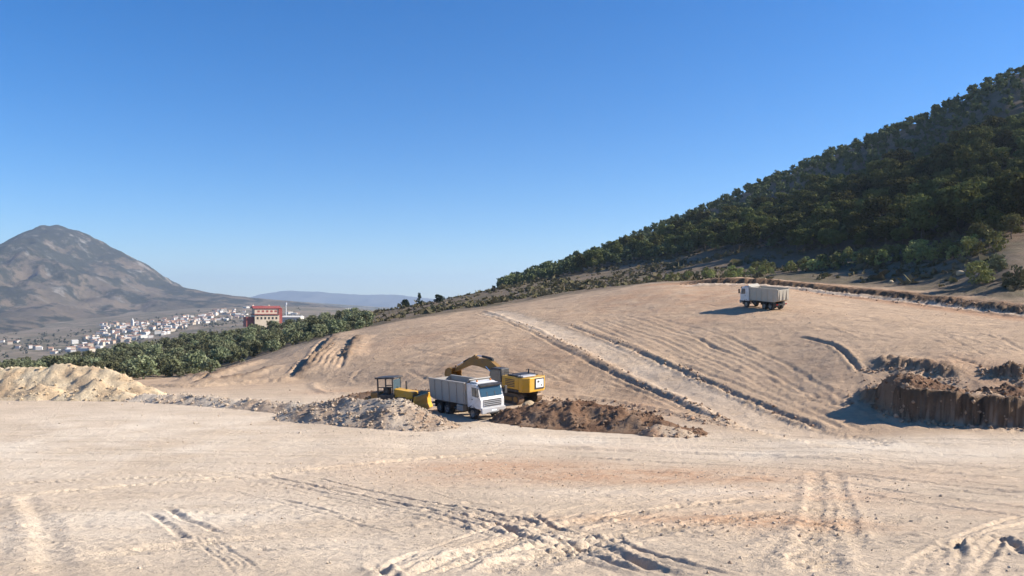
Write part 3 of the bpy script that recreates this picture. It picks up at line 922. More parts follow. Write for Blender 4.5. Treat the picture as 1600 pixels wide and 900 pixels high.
heap('soil_heap', [(*at(1025, 53.2), .7, 1.4), (*at(1050, 53.0), .55, 1.5), (*at(1078, 52.8), .25, 1.2)],
     'small tan soil heap at the right tip of the dark soil heap', M['slope'], 'soil heap', .13, 341, 160, (.04, .14), .14, .4, .3)
heap('soil_heap', [(*at(556, 77), .4, 1.8), (*at(600, 76), .8, 2.2), (*at(650, 75), .7, 2.2)],
     'low dark soil heap behind the bulldozer', M['heap_brown'], 'soil heap', .2, 361, 160, (.05, .2), .2, .3, .2)
heap('soil_heap', [(*at(1395, 57.5), .55, 1.2), (*at(1435, 57), .9, 1.7), (*at(1475, 56.5), .7, 1.5)],
     'crumbled brown soil heap on the bench above the cut bank', M['heap_brown'], 'soil heap', .13, 381, 260, (.04, .2), .25, .4, .2)
heap('soil_heap', [(*at(1535, 56.5), .4, 1.2), (*at(1570, 56), .75, 1.6), (*at(1620, 55.5), .8, 1.7)],
     'crumbled brown soil heap at the right end of the bench', M['heap_brown'], 'soil heap', .13, 401, 220, (.04, .2), .25, .5, .2)

# loose stones and clods over the platform and the slope
def scatter_stones():
    rg = np.random.default_rng(55)
    pts = []
    for n, ylo, yhi, r0, r1 in ((1500, 9, 30, .008, .04), (700, 30, 52, .015, .06), (800, 52, 105, .02, .11)):
        y = np.exp(rg.uniform(math.log(ylo), math.log(yhi), n)); u = rg.uniform(-60, 1660, n)
        x = (u - CX) / F * y
        k = fbm(x * .25, y * .25, 3, 57) + .35 * rg.standard_normal(n) > .08
        r = r0 + (r1 - r0) * rg.random(n) ** 4
        pts.append(np.stack([x, y, r], 1)[k])
    P = np.concatenate(pts)
    # rubble spread at the foot of the heaps
    for px, py, sx, sy, n in ((560, 668, 7, 2.5, 500), (680, 735, 4, 2.5, 500), (1000, 745, 6, 2, 420), (1130, 818, 2.6, 1.4, 520), (930, 655, 5, 2, 300), (760, 735, 4, 2, 260), (1260, 772, 3, 1.6, 260)):
        x0, y0 = hit(px, py)
        P = np.concatenate([P, np.stack([x0 + sx * rg.standard_normal(n), y0 + sy * rg.standard_normal(n), .01 + .045 * rg.random(n) ** 3], 1)])
    n = len(P)
    z = ground_z(P[:, 0], P[:, 1])
    cv, cf = blobs(n, P[:, 2], 58)
    cv = np.concatenate([v + (p[0], p[1], zz + p[2] * .15) for v, p, zz in zip(cv, P, z)])
    me = mesh_np('loose_stones', cv, cf, False)
    attr(me, 'red', np.repeat(rg.random(n) * .7, 10)); attr(me, 'pale', np.repeat(rg.random(n), 10)); attr(me, 'veg', np.zeros(len(cv)))
    tag(link('loose_stones', me, M['soil']), 'loose stones and clods scattered over the bare earth', 'stones', kind='stuff')
scatter_stones()
def bank_clods():
    rgc = np.random.default_rng(77)
    out = []
    for pts, n, sx in ((((1340, 616), (1385, 646), (1425, 660), (1500, 669), (1600, 672)), 520, .5), (((1350, 600), (1420, 628), (1500, 640), (1600, 645)), 420, .9),
                       (((1350, 578), (1430, 579), (1500, 596)), 260, .5), (((1530, 582), (1600, 595)), 200, .5),
                       (((830, 618), (950, 629), (1070, 652), (1130, 664)), 200, .4), (((800, 500), (930, 562), (1070, 627), (1150, 662)), 260, .35), (((890, 508), (1060, 577), (1290, 672)), 240, .35),
                       (((470, 575), (520, 540)), 120, .7), (((1060, 445), (1240, 451), (1480, 480), (1600, 494)), 500, 1.2)):
        L = np.array([hit(*p) for p in pts])
        for k in range(n):
            q = rgc.random() * (len(L) - 1); i = int(q)
            p = L[i] + (L[i + 1] - L[i]) * (q - i)
            out.append((p[0] + rgc.normal(0, sx), p[1] + rgc.normal(0, sx), .03 + .17 * rgc.random() ** 4))
    P = np.array(out); z = ground_z(P[:, 0], P[:, 1])
    cv, cf = blobs(len(P), P[:, 2], 78)
    cv = np.concatenate([v + (p[0], p[1], zz + p[2] * .2) for v, p, zz in zip(cv, P, z)])
    me = mesh_np('fallen_clods', cv, cf, False)
    attr(me, 'red', np.repeat(rgc.random(len(P)), 10)); attr(me, 'pale', np.repeat(rgc.random(len(P)) * .4, 10)); attr(me, 'veg', np.zeros(len(cv)))
    tag(link('fallen_clods', me, M['slope']), 'brown clods lying along the cut bank and the slope berms', 'clods', kind='stuff')
bank_clods()

# ------------------------------------------------------------------ vegetation
def leaf_cloud(centres, radii, per, size, rg, flat=1.0):
    """leaf quads on the shells of many clumps"""
    V = []
    for c, r in zip(centres, radii):
        n = max(5, int(per * r * r))
        d = rg.standard_normal((n, 3)); d /= np.linalg.norm(d, axis=1)[:, None]
        p = c + d * r * rg.uniform(.55, 1.05, (n, 1)) * np.array([1, 1, flat])
        nrm = d + .8 * rg.standard_normal((n, 3)); nrm /= np.linalg.norm(nrm, axis=1)[:, None]
        a = np.cross(nrm, rg.standard_normal((n, 3))); a /= np.linalg.norm(a, axis=1)[:, None]
        b = np.cross(nrm, a)
        s = size * rg.uniform(.6, 1.35, (n, 1))
        a, b = a * s, b * s * rg.uniform(.45, .9, (n, 1))
        V.append(np.stack([p - a - b, p + a - b * .6, p + a * .8 + b, p - a * .7 + b * .8], 1))
    V = np.concatenate(V).reshape(-1, 3)
    return V, np.arange(len(V)).reshape(-1, 4)

def crown_shape(kind, h, w, rg, nclump):
    """clump centres and radii of a crown of height h and width w standing on z = 0 of the tree"""
    C, Rr = [], []
    for k in range(nclump):
        a = rg.uniform(0, 2 * math.pi)
        if kind == 'pine':          # broad rounded top, bare below
            u = rg.random() ** .5
            zz = rg.uniform(.36, .94)
            prof = math.sqrt(max(.05, 1 - ((zz - .55) / .46) ** 2))
        elif kind == 'olive':
            u = rg.random() ** .5
            zz = rg.uniform(.16, .9)
            prof = math.sqrt(max(.06, 1 - ((zz - .48) / .52) ** 2))
        elif kind == 'cypress':
            u = rg.random() ** .6
            zz = rg.uniform(.1, .95)
            prof = max(.08, 1.05 - zz)
        else:                       # bush from the ground up
            u = rg.random() ** .5
            zz = rg.uniform(.12, .88)
            prof = math.sqrt(max(.08, 1 - ((zz - .35) / .62) ** 2))
        rad = u * prof * w * .5 * .82
        C.append((rad * math.cos(a), rad * math.sin(a), zz * h)); Rr.append(w * rg.uniform(.10, .19))
    return np.array(C), np.array(Rr)

def trunk_mesh(h, r, rg, limbs=4, top=.75):
    mb = MB()
    pts = [Vector((0, 0, -.4))]
    for k in range(1, 5):
        pts.append(Vector((rg.uniform(-.05, .05) * h, rg.uniform(-.05, .05) * h, h * top * k / 4)))
    for k in range(4):
        mb.cyl(pts[k], pts[k + 1], r * (1 - k * .2), r * (1 - (k + 1) * .2), 7)
    for k in range(limbs):
        a = rg.uniform(0, 6.28); s = pts[2].lerp(pts[4], rg.random())
        mb.cyl(s, s + Vector((math.cos(a) * h * .2, math.sin(a) * h * .2, h * rg.uniform(.08, .2))), r * .4, r * .15, 5)
    return mb

def tree_proto(name, kind, h, w, leafmat, seed, nclump=22, per=70, leaf=.2, trunk_r=.14):
    rg = np.random.default_rng(seed)
    root = bpy.data.objects.new(name, None); COL.objects.link(root)
    trunk_mesh(h, trunk_r, rg).build('trunk', M['bark'], root)
    C, Rr = crown_shape(kind, h, w, rg, nclump)
    V, Q = leaf_cloud(C, Rr, per, leaf, rg, .8)
    link('crown', mesh_np('crown', V, Q, False), leafmat, root)
    return root

def plant_all(protos, spots, label_fn, cat, group, rg):
    """spots: (x, y, scale); the prototypes themselves take the first places"""
    z = ground_z([s[0] for s in spots], [s[1] for s in spots])
    used = set()
    for i, (s, zz) in enumerate(zip(spots, z)):
        k = int(rg.integers(len(protos)))
        if k not in used:
            o = protos[k]; used.add(k)
        else:
            o = copy_tree(protos[k])
        o.location = (s[0], s[1], float(zz) - .05)
        o.rotation_euler = (0, 0, rg.uniform(0, 6.28))
        f = s[2]
        o.scale = (f * rg.uniform(.9, 1.12), f * rg.uniform(.9, 1.12), f * rg.uniform(.88, 1.12))
        lb, gp = label_fn(s)
        tag(o, lb, cat, gp)
    for k, p in enumerate(protos):
        if k not in used:
            for ch in list(p.children):
                bpy.data.objects.remove(ch)
            bpy.data.objects.remove(p)

def joined_trees(name, variants, spots, mat, label, cat, rg):
    """a mass of trees too many and too far to count"""
    z = ground_z([s[0] for s in spots], [s[1] for s in spots])
    Vs, n = [], 0
    for s, zz in zip(spots, z):
        V = variants[int(rg.integers(len(variants)))]
        a = rg.uniform(0, 6.28); ca, sa = math.cos(a), math.sin(a)
        sc = s[2] * np.array([rg.uniform(.9, 1.1), rg.uniform(.9, 1.1), rg.uniform(.85, 1.15)])
        W = (V * sc) @ np.array([[ca, sa, 0], [-sa, ca, 0], [0, 0, 1]]) + (s[0], s[1], zz - .1)
        Vs.append(W)
    V = np.concatenate(Vs)
    o = link(name, mesh_np(name, V, np.arange(len(V)).reshape(-1, 4), False), mat)
    tag(o, label, cat, kind='stuff')

def poisson(cands, spacing):
    """greedy thinning; spacing may depend on the candidate"""
    out, cell = [], {}
    for c in cands:
        g = 8.0
        key = (int(c[0] // g), int(c[1] // g)); ok = True
        sp = spacing(c) if callable(spacing) else spacing
        for dx in (-1, 0, 1):
            for dy in (-1, 0, 1):
                for q in cell.get((key[0] + dx, key[1] + dy), ()):
                    if (q[0] - c[0]) ** 2 + (q[1] - c[1]) ** 2 < sp * sp:
                        ok = False
        if ok:
            out.append(c); cell.setdefault(key, []).append(c)
    return out

def zone_points(n, px0, px1, y0, y1, rg):
    y = np.sqrt(rg.uniform(y0 * y0, y1 * y1, n)); u = rg.uniform(px0, px1, n)
    x = (u - CX) / F * y
    return x, y, u, table(TT, x, y)

rg = np.random.default_rng(11)
# pines on the hill
x, y, u, t = zone_points(22000, 780, 1800, 150, 540, rg)
edge = .25 * fbm(x * .04, y * .04, 3, 71)
thin = fbm(x * .022, y * .022, 3, 72)
lower = np.interp(u, [780, 900, 1060, 1150, 1250, 1610, 1720, 1920], [10.3, 10.35, 10.3, 10.1, 9.8, 9.45, 10.4, 11.1])
keep = (t > lower + edge) & (t < 12.5) & ((t > 11.0) | (thin + .25 * (u > 1380) > -.22 - .3 * (t > 10.6)))
cand = np.stack([x, y, np.where(t < 11.1, 1.0, .55) * rg.uniform(.5, 1.3, len(x)) * np.interp(u, [780, 1000, 1250], [.62, .8, 1.0]), u, t], 1)[keep]
pines = poisson([tuple(c) for c in cand], lambda c: 5.2 * c[2] + (1.6 if c[4] > 11.25 else 0))
inview = sorted([c for c in pines if 770 < c[3] < 1625], key=lambda c: -c[2] / c[1])
single = inview[:290]
rest = inview[290:] + [c for c in pines if c[3] >= 1625]
pp = [tree_proto('pine_tree', 'pine', 9.0, 8.0, M['pine_leaf'], 500 + k, 26, 62, .26, .17) for k in range(5)]
def pine_label(c):
    if c[4] > 11.85:
        return 'dark pine tree standing along the skyline of the hill', 'pine trees on the skyline'
    if c[4] < 10.75 and c[3] > 1150:
        return 'broad olive-green pine tree along the lower edge of the wood', 'pine trees at the lower edge of the wood'
    if c[3] < 1150:
        return 'small dark pine tree in the thin left end of the wood', 'pine trees at the thin end of the wood'
    return 'dark green pine tree inside the wood on the hillside', 'pine trees inside the wood'
plant_all(pp, single, pine_label, 'pine tree', None, rg)
var = []
for k in range(6):
    C, Rr = crown_shape('pine', 8.2, 7.0, rg, 13)
    var.append(leaf_cloud(C, Rr * 1.35, 4.6, .8, rg, .8)[0])
joined_trees('forest', var, [c[:3] for c in rest], M['far_leaf'], 'dark pine forest covering the upper hillside', 'forest', rg)

# olive grove
x, y, u, t = zone_points(9000, -140, 575, 125, 330, rg)
hi = np.interp(u, [-140, 400, 575], [10.35, 10.2, 9.9])
keep = (t > 8.03 + .2 * (u > 330)) & (t < hi) & (fbm(x * .05, y * .05, 3, 77) > -.34)
cand = np.stack([x, y, .45 + .7 * rg.random(len(x)) ** 1.2, u, t], 1)[keep]
ol = poisson([tuple(c) for c in cand], lambda c: 1.6 + 3.2 * c[2])
front = sorted([c for c in ol if -30 < c[3]], key=lambda c: -c[2] / c[1])
po = [tree_proto('olive_tree', 'olive', 3.3, 4.8, M['olive_leaf'], 600 + k, 24, 90, .17, .16) for k in range(5)]
def olive_label(c):
    if c[4] < 8.6:
        return 'grey-green olive tree in the front row of the grove, next to the bare earth', 'olive trees in the front row'
    if c[4] > 9.6:
        return 'small grey-green olive tree at the far edge of the grove, against the town', 'olive trees at the far edge of the grove'
    return 'grey-green olive tree in the middle of the grove', 'olive trees in the middle of the grove'
plant_all(po, front[:295], olive_label, 'olive tree', None, rg)
ov = []
for k in range(5):
    C, Rr = crown_shape('olive', 3.1, 4.8, rg, 12)
    ov.append(leaf_cloud(C, Rr * 1.2, 14, .4, rg, .8)[0])
restol = front[295:] + [c for c in ol if c[3] <= -30]
if restol:
    joined_trees('distant_olives', ov, [c[:3] for c in restol], M['olive_leaf'], 'far rows of the olive grove merging into one green mass', 'olive grove', rg)

# yellow-green shrub row at the foot of the forest
sp = []
for k in range(150):
    px = rg.uniform(1010, 1560)
    row = float(np.interp(px, [1010, 1150, 1300, 1450, 1560], [439, 432, 418, 405, 392])) + rg.uniform(-7, 6) * np.interp(px, [1000, 1300], [.5, 1])
    X, Yd = hit(px, row, 120)
    sp.append((X, Yd, rg.uniform(.7, 1.25) * np.interp(px, [1010, 1200, 1500], [.6, 1.05, 1.35]), px))
sp = poisson(sp, 1.9)
ps = [tree_proto('shrub', 'bush', 2.3, 2.7, M['shrub_leaf'], 650 + k, 16, 120, .13, .07) for k in range(4)]
plant_all(ps, sp, lambda c: ('tall yellow-green shrub in the row below the dark pines', 'tall shrubs below the pines') if c[3] > 1260 else ('low yellow-green shrub in the row above the tipper truck on the slope', 'low shrubs above the truck'), 'shrub', None, rg)

def single_plant(name, kind, px, row, ymin, h, w, mat, label, cat, seed, leaf=.14, group=None):
    X, Yd = hit(px, row, ymin)
    o = tree_proto(name, kind, h, w, mat, seed, 26, 110, leaf, .1)
    o.location = (X, Yd, float(ground_z(X, Yd)[0]) - .05)
    return tag(o, label, cat, group)
single_plant('bush', 'bush', 1529, 446, 80, 3.6, 4.6, M['shrub_leaf'], 'large round green bush above the dirt track', 'bush', 701)
single_plant('bush', 'bush', 1592, 450, 80, 3.2, 4.0, M['olive_leaf'], 'dark bush at the right edge above the dirt track', 'bush', 702)
single_plant('bush', 'bush', 1556, 423, 80, 2.6, 3.6, M['olive_leaf'], 'small bush behind the large round green bush', 'bush', 703)
single_plant('tree', 'pine', 1166, 375, 120, 6.2, 5.6, M['shrub_leaf'], 'lone round light green tree below the pine wood', 'tree', 704, .18)
single_plant('tree', 'pine', 1530, 388, 110, 4.6, 5.0, M['shrub_leaf'], 'light green tree at the upper end of the shrub row', 'tree', 705, .18)
single_plant('tree', 'pine', 1581, 376, 110, 4.4, 4.6, M['shrub_leaf'], 'light green tree at the right edge below the wood', 'tree', 706, .18)
single_plant('cypress', 'cypress', 655, 477, 200, 5.0, 3.2, M['dark_leaf'], 'dark pointed cypress on the skyline beside a round tree', 'tree', 707, .2)
single_plant('tree', 'olive', 632, 481, 200, 3.4, 4.4, M['dark_leaf'], 'small dark round tree on the skyline left of the cypress', 'tree', 708, .2)
single_plant('tree', 'olive', 686, 473, 200, 3.0, 4.2, M['dark_leaf'], 'small dark tree on the skyline right of the cypress', 'tree', 709, .2)
single_plant('cypress', 'cypress', 549, 490, 300, 4.6, 3.2, M['dark_leaf'], 'dark tree behind the small white hut on the ridge', 'tree', 710, .25)

# dry brush on the fallow hillside
def brush():
    rgb = np.random.default_rng(99)
    x, y, u, t = zone_points(16000, 560, 1640, 110, 420, rgb)
    k = (t > 8.4) & (t < np.interp(u, [560, 800, 1640], [11.5, 11, 10.2])) & (fbm(x * .06, y * .06, 3, 98) + .3 * rgb.standard_normal(len(x)) > .02)
    x, y = x[k], y[k]
    z = ground_z(x, y)
    V = []
    for a, b, c in zip(x, y, z):
        s = rgb.uniform(.25, .8) * (1 + .8 * (rgb.random() < .12))
        n = 9
        d = rgb.standard_normal((n, 3)); d[:, 2] = np.abs(d[:, 2]) * .8
        p = np.array((a, b, c)) + d * s * .45
        v = rgb.standard_normal((n, 3)) * s * .35; w = rgb.standard_normal((n, 3)) * s * .3
        V.append(np.stack([p - v - w, p + v - w, p + v + w, p - v + w], 1).reshape(-1, 3))
    V = np.concatenate(V)
    tag(link('dry_brush', mesh_np('dry_brush', V, np.arange(len(V)).reshape(-1, 4), False), M['brush_leaf']),
        'dry brush and tufts over the fallow hillside', 'brush', kind='stuff')
brush()

# ------------------------------------------------------------------ far buildings
def house_mesh(w, d, h, rh, wall, roof):
    mb = MB()
    mb.box((0, 0, h / 2 - 4), (w, d, h + 8))
    me = bpy.data.meshes.new('house')
    nb = len(mb.bm.faces)
    e = .35
    mb.prism([(-d / 2 - e, h), (d / 2 + e, h), (0, h + rh)], -w / 2 - e, w / 2 + e, 'x')
    bmesh.ops.recalc_face_normals(mb.bm, faces=mb.bm.faces)
    mb.bm.faces.ensure_lookup_table()
    for i, f in enumerate(mb.bm.faces):
        f.material_index = 0 if i < nb else 1
    mb.bm.to_mesh(me); mb.bm.free()
    me.materials.append(wall); me.materials.append(roof)
    return me
HM = [house_mesh(12, 9, 6.5, 2.0, M['house_wall'], M['roof_tile']), house_mesh(9, 8, 8.5, 1.6, M['house_wall'], M['roof_tile']),
      house_mesh(16, 10, 6.5, 1.6, M['house_wall'], M['house_wall']), house_mesh(11, 9, 9, 1.8, M['house_cream'], M['roof_tile']),
      house_mesh(20, 11, 6, 1.5, M['house_wall'], M['house_cream']), house_mesh(10, 8, 6, 1.8, M['house_tan'], M['roof_tile'])]
rh_ = np.random.default_rng(123)
spots = []
def belt(n, pts, half, ymin=1200):
    """houses spread along a street line given by (column, row) points"""
    P = np.array(pts, float)
    for k in range(n):
        q = rh_.random() * (len(P) - 1); i = int(q); f = q - i
        px, py = P[i] + (P[i + 1] - P[i]) * f
        X, Yd = hit(px + rh_.normal(0, 3), py + rh_.normal(0, half), ymin)
        if Yd < 3200:
            spots.append((X, Yd))
belt(110, [(95, 546), (150, 540), (200, 530), (250, 521), (285, 511)], 4.0)
belt(90, [(120, 535), (170, 522), (220, 514), (280, 505), (335, 498)], 3.0)
belt(70, [(250, 506), (300, 498), (350, 493), (385, 492)], 3.5)
belt(34, [(160, 513), (190, 511), (230, 505), (300, 492)], 2.0)
belt(12, [(0, 536), (30, 541), (60, 545), (95, 548)], 2.5)
belt(20, [(330, 489), (380, 484), (420, 484), (470, 492)], 2.0)
spots = poisson(spots, 7.0)[:298]
zs = ground_z([p[0] for p in spots], [p[1] for p in spots])
for (X, Yd), zz in zip(spots, zs):
    o = bpy.data.objects.new('house', HM[int(rh_.choice(6, p=[.24, .18, .13, .15, .10, .20]))])
    COL.objects.link(o)
    o.location = (X, Yd, float(zz))
    o.rotation_euler = (0, 0, rh_.normal(.15, .5))
    s = rh_.uniform(.55, 1.1)
    o.scale = (s, s, rh_.uniform(.6, 1.1))
    u = CX + F * X / Yd
    if u < 110:
        lb = 'tiny pale house standing apart at the far left of the town'
    elif u > 330:
        lb = 'tiny pale house at the upper end of the town, near the red roofed building'
    elif o.data in (HM[3], HM[5]):
        lb = 'tiny tan house with a tiled roof in the middle of the far town'
    else:
        lb = 'tiny white house in the middle of the far town'
    tag(o, lb, 'house', lb.replace('tiny', 'the').replace('house', 'houses', 1))

def place(px, row, ymin):
    X, Yd = hit(px, row, ymin)
    return (X, Yd, float(ground_z(X, Yd)[0]))
tt = []
for k in range(420):
    px = rh_.uniform(0, 470); py = np.interp(px, [0, 100, 285, 470], [540, 535, 506, 488]) + rh_.normal(0, 9)
    X, Yd = hit(px, py, 1200)
    if Yd < 3300:
        tt.append((X, Yd, rh_.uniform(1.0, 2.6)))
joined_trees('town_trees', [v[:160] for v in ov], tt, M['dark_leaf'], 'dark trees between the houses of the far town', 'trees', rh_)
# church tower in the town
tw = empty('church_tower', place(207, 513, 1200))
MB().box((0, 0, 9), (5, 5, 26)).build('tower_wall', M['house_wall'], tw)
MB().cyl((0, 0, 22), (0, 0, 28), 3.0, .1, 8).build('spire', M['house_wall'], tw)
tag(tw, 'slender white church tower rising among the town houses', 'church tower')

def red_building():
    Yd = 560.0
    X = (411 - CX) / F * Yd
    z0 = (HZ - 507) / F * Yd
    r = empty('red_roofed_building', (X, Yd, z0), .55)
    MB().box((1.5, 0, 2.6), (17, 11, 9.2)).build('lower_wall', M['house_cream'], r)
    MB().box((-9.2, 1.5, 2.0), (6.2, 9, 7.0)).build('side_wing', M['roof_red'], r)
    MB().box((2.5, 2.2, 9.4), (17.5, 8, 4.0)).build('upper_wall', M['house_cream'], r)
    MB().box((1.5, -.3, 7.35), (18, 12, .55)).build('cornice', M['roof_red'], r)
    rf = MB().prism([(-2.6, 11.4), (7.0, 11.4), (2.2, 13.2)], -7.4, 12.4, 'x').build('roof', M['roof_red'], r)
    MB().box((5, 3.4, 12.8), (1.2, 1.2, 2.4)).build('chimney', M['house_cream'], rf)
    MB().box((11.7, 2.2, 6.2), (2.6, 9.0, 11.0)).build('stair_tower', M['roof_red'], r)
    for k in range(6):
        MB().box((-5 + k * 2.6, -5.55, 4.6), (1.2, .12, 1.6)).build('window', M['dark_pane'], r)
    for k in range(5):
        MB().box((-3.5 + k * 3.0, -1.85, 9.4), (1.6, .12, 1.3)).build('window', M['roof_red'], r)
    tag(r, 'cream building with bright red roofs standing before the town', 'building')
    # its low neighbour
    b = empty('white_hall', ((458 - CX) / F * 600, 600.0, (HZ - 500) / F * 600), -.1)
    MB().box((0, 0, 0), (14, 8, 4.4)).build('wall', M['house_wall'], b)
    MB().prism([(-4.4, 2.2), (4.4, 2.2), (0, 3.3)], -7.4, 7.4, 'x').build('roof', M['house_wall'], b)
    tag(b, 'long low white hall at the foot of the white mast', 'building')
    m = empty('radio_mast', ((447 - CX) / F * 610, 610.0, (HZ - 503) / F * 610), 0)
    MB().cyl((0, 0, -2), (0, 0, 15), .38, .16, 8).build('pole', M['mast'], m)
    MB().box((0, 0, 14.0), (.9, .9, 1.6)).build('antenna', M['mast'], m)
    tag(m, 'slender white mast between the red roofed building and the ridge', 'mast')
    h = empty('white_hut', ((547 - CX) / F * 330, 330.0, (HZ - 489) / F * 330), .1)
    MB().box((0, 0, .2), (3.4, 2.6, 2.4)).build('wall', M['house_wall'], h)
    MB().prism([(-1.5, 1.4), (1.5, 1.4), (0, 1.9)], -1.9, 1.9, 'x').build('roof', M['house_wall'], h)
    tag(h, 'small white hut on the ridge beside a dark tree', 'hut')
red_building()
# ------------------------------------------------------------------ vehicles
def wheel(name, c, r, w, parent, out):
    """tyre with a rim as its sub-part; out = +1/-1 is the outer side along y"""
    h = w / 2
    t = MB().lathe([(r * .58, -h), (r * .86, -h), (r * .97, -h * .8), (r, -h * .5), (r, h * .5), (r * .97, h * .8), (r * .86, h), (r * .58, h), (r * .58, -h)], c, 28)
    for k in range(28):
        a = 2 * math.pi * k / 28
        t.box((c[0] + r * .995 * math.cos(a), c[1], c[2] + r * .995 * math.sin(a)), (.035, w * .9, .06), rot=None)
    o = t.build(name, M['tyre'], parent)
    q = MB().lathe([(r * .58, out * h * .95), (r * .52, out * h * .9), (r * .46, out * h * .1), (r * .22, out * h * .15), (r * .2, out * h * .75), (.001, out * h * .8)], c, 24)
    q.lathe([(r * .58, -out * h * .9), (.001, -out * h * .6)], c, 24)
    q.build('rim', M['rim'], o)
    return o

def tipper(label, loc, head, tilt=(0, 0), bucket_mat='bucket_grey', group='tipper trucks on the site'):
    """three-axle tipper; +x is forward, y to its left"""
    r = empty('tipper_truck', loc)
    r.rotation_euler = (tilt[0], tilt[1], head)
    tag(r, label, 'truck', group)
    ch = MB()
    for s in (-1, 1):
        ch.box((-.2, s * .42, .92), (7.4, .09, .26))
    for x in (-3.6, -2.2, -.6, .8, 2.0):
        ch.box((x, 0, .92), (.12, .78, .2))
    ch.box((-2.1, 0, .62), (2.2, .3, .22)); ch.box((2.75, 0, .58), (.16, 1.9, .16))
    ch.box((1.6, 0, .95), (1.3, .8, .5))
    ch.build('chassis', M['chassis'], r)
    for x in (-2.75, -1.4):
        for s in (-1, 1):
            wheel('wheel', (x, s * .94, .53), .53, .56, r, s)
    for s in (-1, 1):
        wheel('wheel', (2.75, s * 1.03, .53), .53, .34, r, s)
    # cab
    cab = MB()
    cab.prism([(2.02, 1.02), (2.2, 1.02), (2.2, 1.1), (3.32, 1.1), (3.4, .98), (4.08, .98), (4.12, 1.75), (3.98, 2.02), (3.74, 2.92), (3.5, 3.06), (2.1, 3.1), (2.02, 3.0)], -1.22, 1.22, 'y', .06)
    cb = cab.build('cab', M['truck_white'], r)
    ws = MB()                                       # raked windscreen, proud of the cab front
    ws.prism([(4.005, 2.03), (4.03, 2.03), (3.795, 2.87), (3.77, 2.87)], -1.08, 1.08, 'y')
    gl = ws.build('windscreen', M['glass'], cb)
    MB().prism([(4.032, 2.06), (4.045, 2.06), (3.95, 2.42), (3.937, 2.42)], -.45, -.41, 'y').prism([(4.032, 2.06), (4.045, 2.06), (3.95, 2.42), (3.937, 2.42)], .35, .39, 'y').build('wiper', M['plastic'], gl)
    for s in (-1, 1):
        y0, y1 = (s * 1.215, s * 1.232)
        d = MB().prism([(2.75, 1.15), (3.35, 1.15), (3.45, 1.3), (3.82, 1.3), (3.86, 1.95), (3.64, 2.88), (2.72, 2.92)], min(y0, y1), max(y0, y1), 'y').build('door', M['truck_white'], cb)
        y0, y1 = (s * 1.231, s * 1.243)
        MB().prism([(2.84, 2.05), (3.78, 1.98), (3.58, 2.78), (2.84, 2.82)], min(y0, y1), max(y0, y1), 'y').build('window', M['glass'], d)
        MB().box((2.86, s * 1.25, 1.75), (.2, .04, .05)).build('handle', M['plastic'], d)
        ar = MB()                                   # wheel arch
        for k in range(7):
            a0, a1 = math.pi * k / 7, math.pi * (k + 1) / 7
            ar.prism([(2.75 + .62 * math.cos(a0), .53 + .62 * math.sin(a0)), (2.75 + .70 * math.cos(a0), .53 + .70 * math.sin(a0)),
                      (2.75 + .70 * math.cos(a1), .53 + .70 * math.sin(a1)), (2.75 + .62 * math.cos(a1), .53 + .62 * math.sin(a1))], s * .84 - .0, s * 1.225, 'y')
        ar.build('wheel_arch', M['plastic'], r)
        MB().box((3.35, s * 1.13, .52), (.42, .2, .06)).box((3.35, s * 1.13, .8), (.42, .2, .06)).box((3.2, s * 1.13, .66), (.05, .18, .5)).box((3.5, s * 1.13, .66), (.05, .18, .5)).build('step', M['plastic'], r)
        mi = MB()
        mi.cyl((3.74, s * 1.2, 2.75), (3.98, s * 1.5, 2.7), .025).cyl((3.86, s * 1.2, 2.1), (3.98, s * 1.5, 2.12), .025)
        mi.box((4.0, s * 1.5, 2.42), (.13, .26, .66), .03)
        mi.build('mirror', M['plastic'], cb)
        hl = MB().box((4.2, s * .98, .98), (.1, .36, .26), .03).build('headlight', M['lamp_lens'], r)
    MB().prism([(3.62, 2.98), (4.02, 2.86), (4.06, 2.98), (3.66, 3.1)], -1.12, 1.12, 'y').build('sun_visor', M['plastic'], cb)
    df = MB().prism([(2.15, 3.1), (3.4, 3.1), (3.1, 3.2), (2.2, 3.26)], -.95, .95, 'y', .03).build('roof_panel', M['truck_white'], cb)
    for s in (-.7, .7):
        MB().cyl((2.9, s, 3.2), (2.9, s, 3.36), .08, .07, 12).build('beacon', M['orange_lens'], cb)
    g = MB().box((4.1, 0, 1.5), (.1, 1.9, .62), .03).build('grille', M['grey_plastic'], cb)
    for k in range(4):
        MB().box((4.16, 0, 1.28 + k * .15), (.03, 1.7, .07)).build('grille_slat', M['plastic'], g)
    bu = MB().box((4.16, 0, .86), (.26, 2.46, .5), .06).build('bumper', M['grey_plastic'], r)
    MB().box((4.3, 0, .86), (.02, .52, .12)).build('number_plate', M['white_panel'], bu)
    MB().box((4.29, 0, .66), (.03, 1.5, .1)).build('lower_grille', M['plastic'], bu)
    # tanks behind the cab
    MB().box((.75, -1.0, .82), (1.0, .5, .56), .08).build('fuel_tank', M['rim'], r)
    MB().box((.75, 1.0, .82), (.8, .5, .5), .06).build('battery_box', M['plastic'], r)
    MB().cyl((-.3, -1.0, .7), (.15, -1.0, .7), .16).build('air_tank', M['chassis'], r)
    MB().cyl((1.88, .98, 1.1), (1.88, .98, 3.2), .09, .09, 12).build('exhaust_pipe', M['rim'], r)
    MB().box((1.9, -.55, 1.9), (.2, .6, 1.7), .04).build('air_intake', M['plastic'], r)
    # tipping body, open on top
    B = M[bucket_mat]
    bk = MB()
    bk.prism([(-4.25, 1.42), (-3.7, 1.22), (1.72, 1.22), (1.72, 1.32), (-3.68, 1.32), (-4.22, 1.52)], -1.14, 1.14, 'y')
    b = bk.build('tipping_body', B, r)
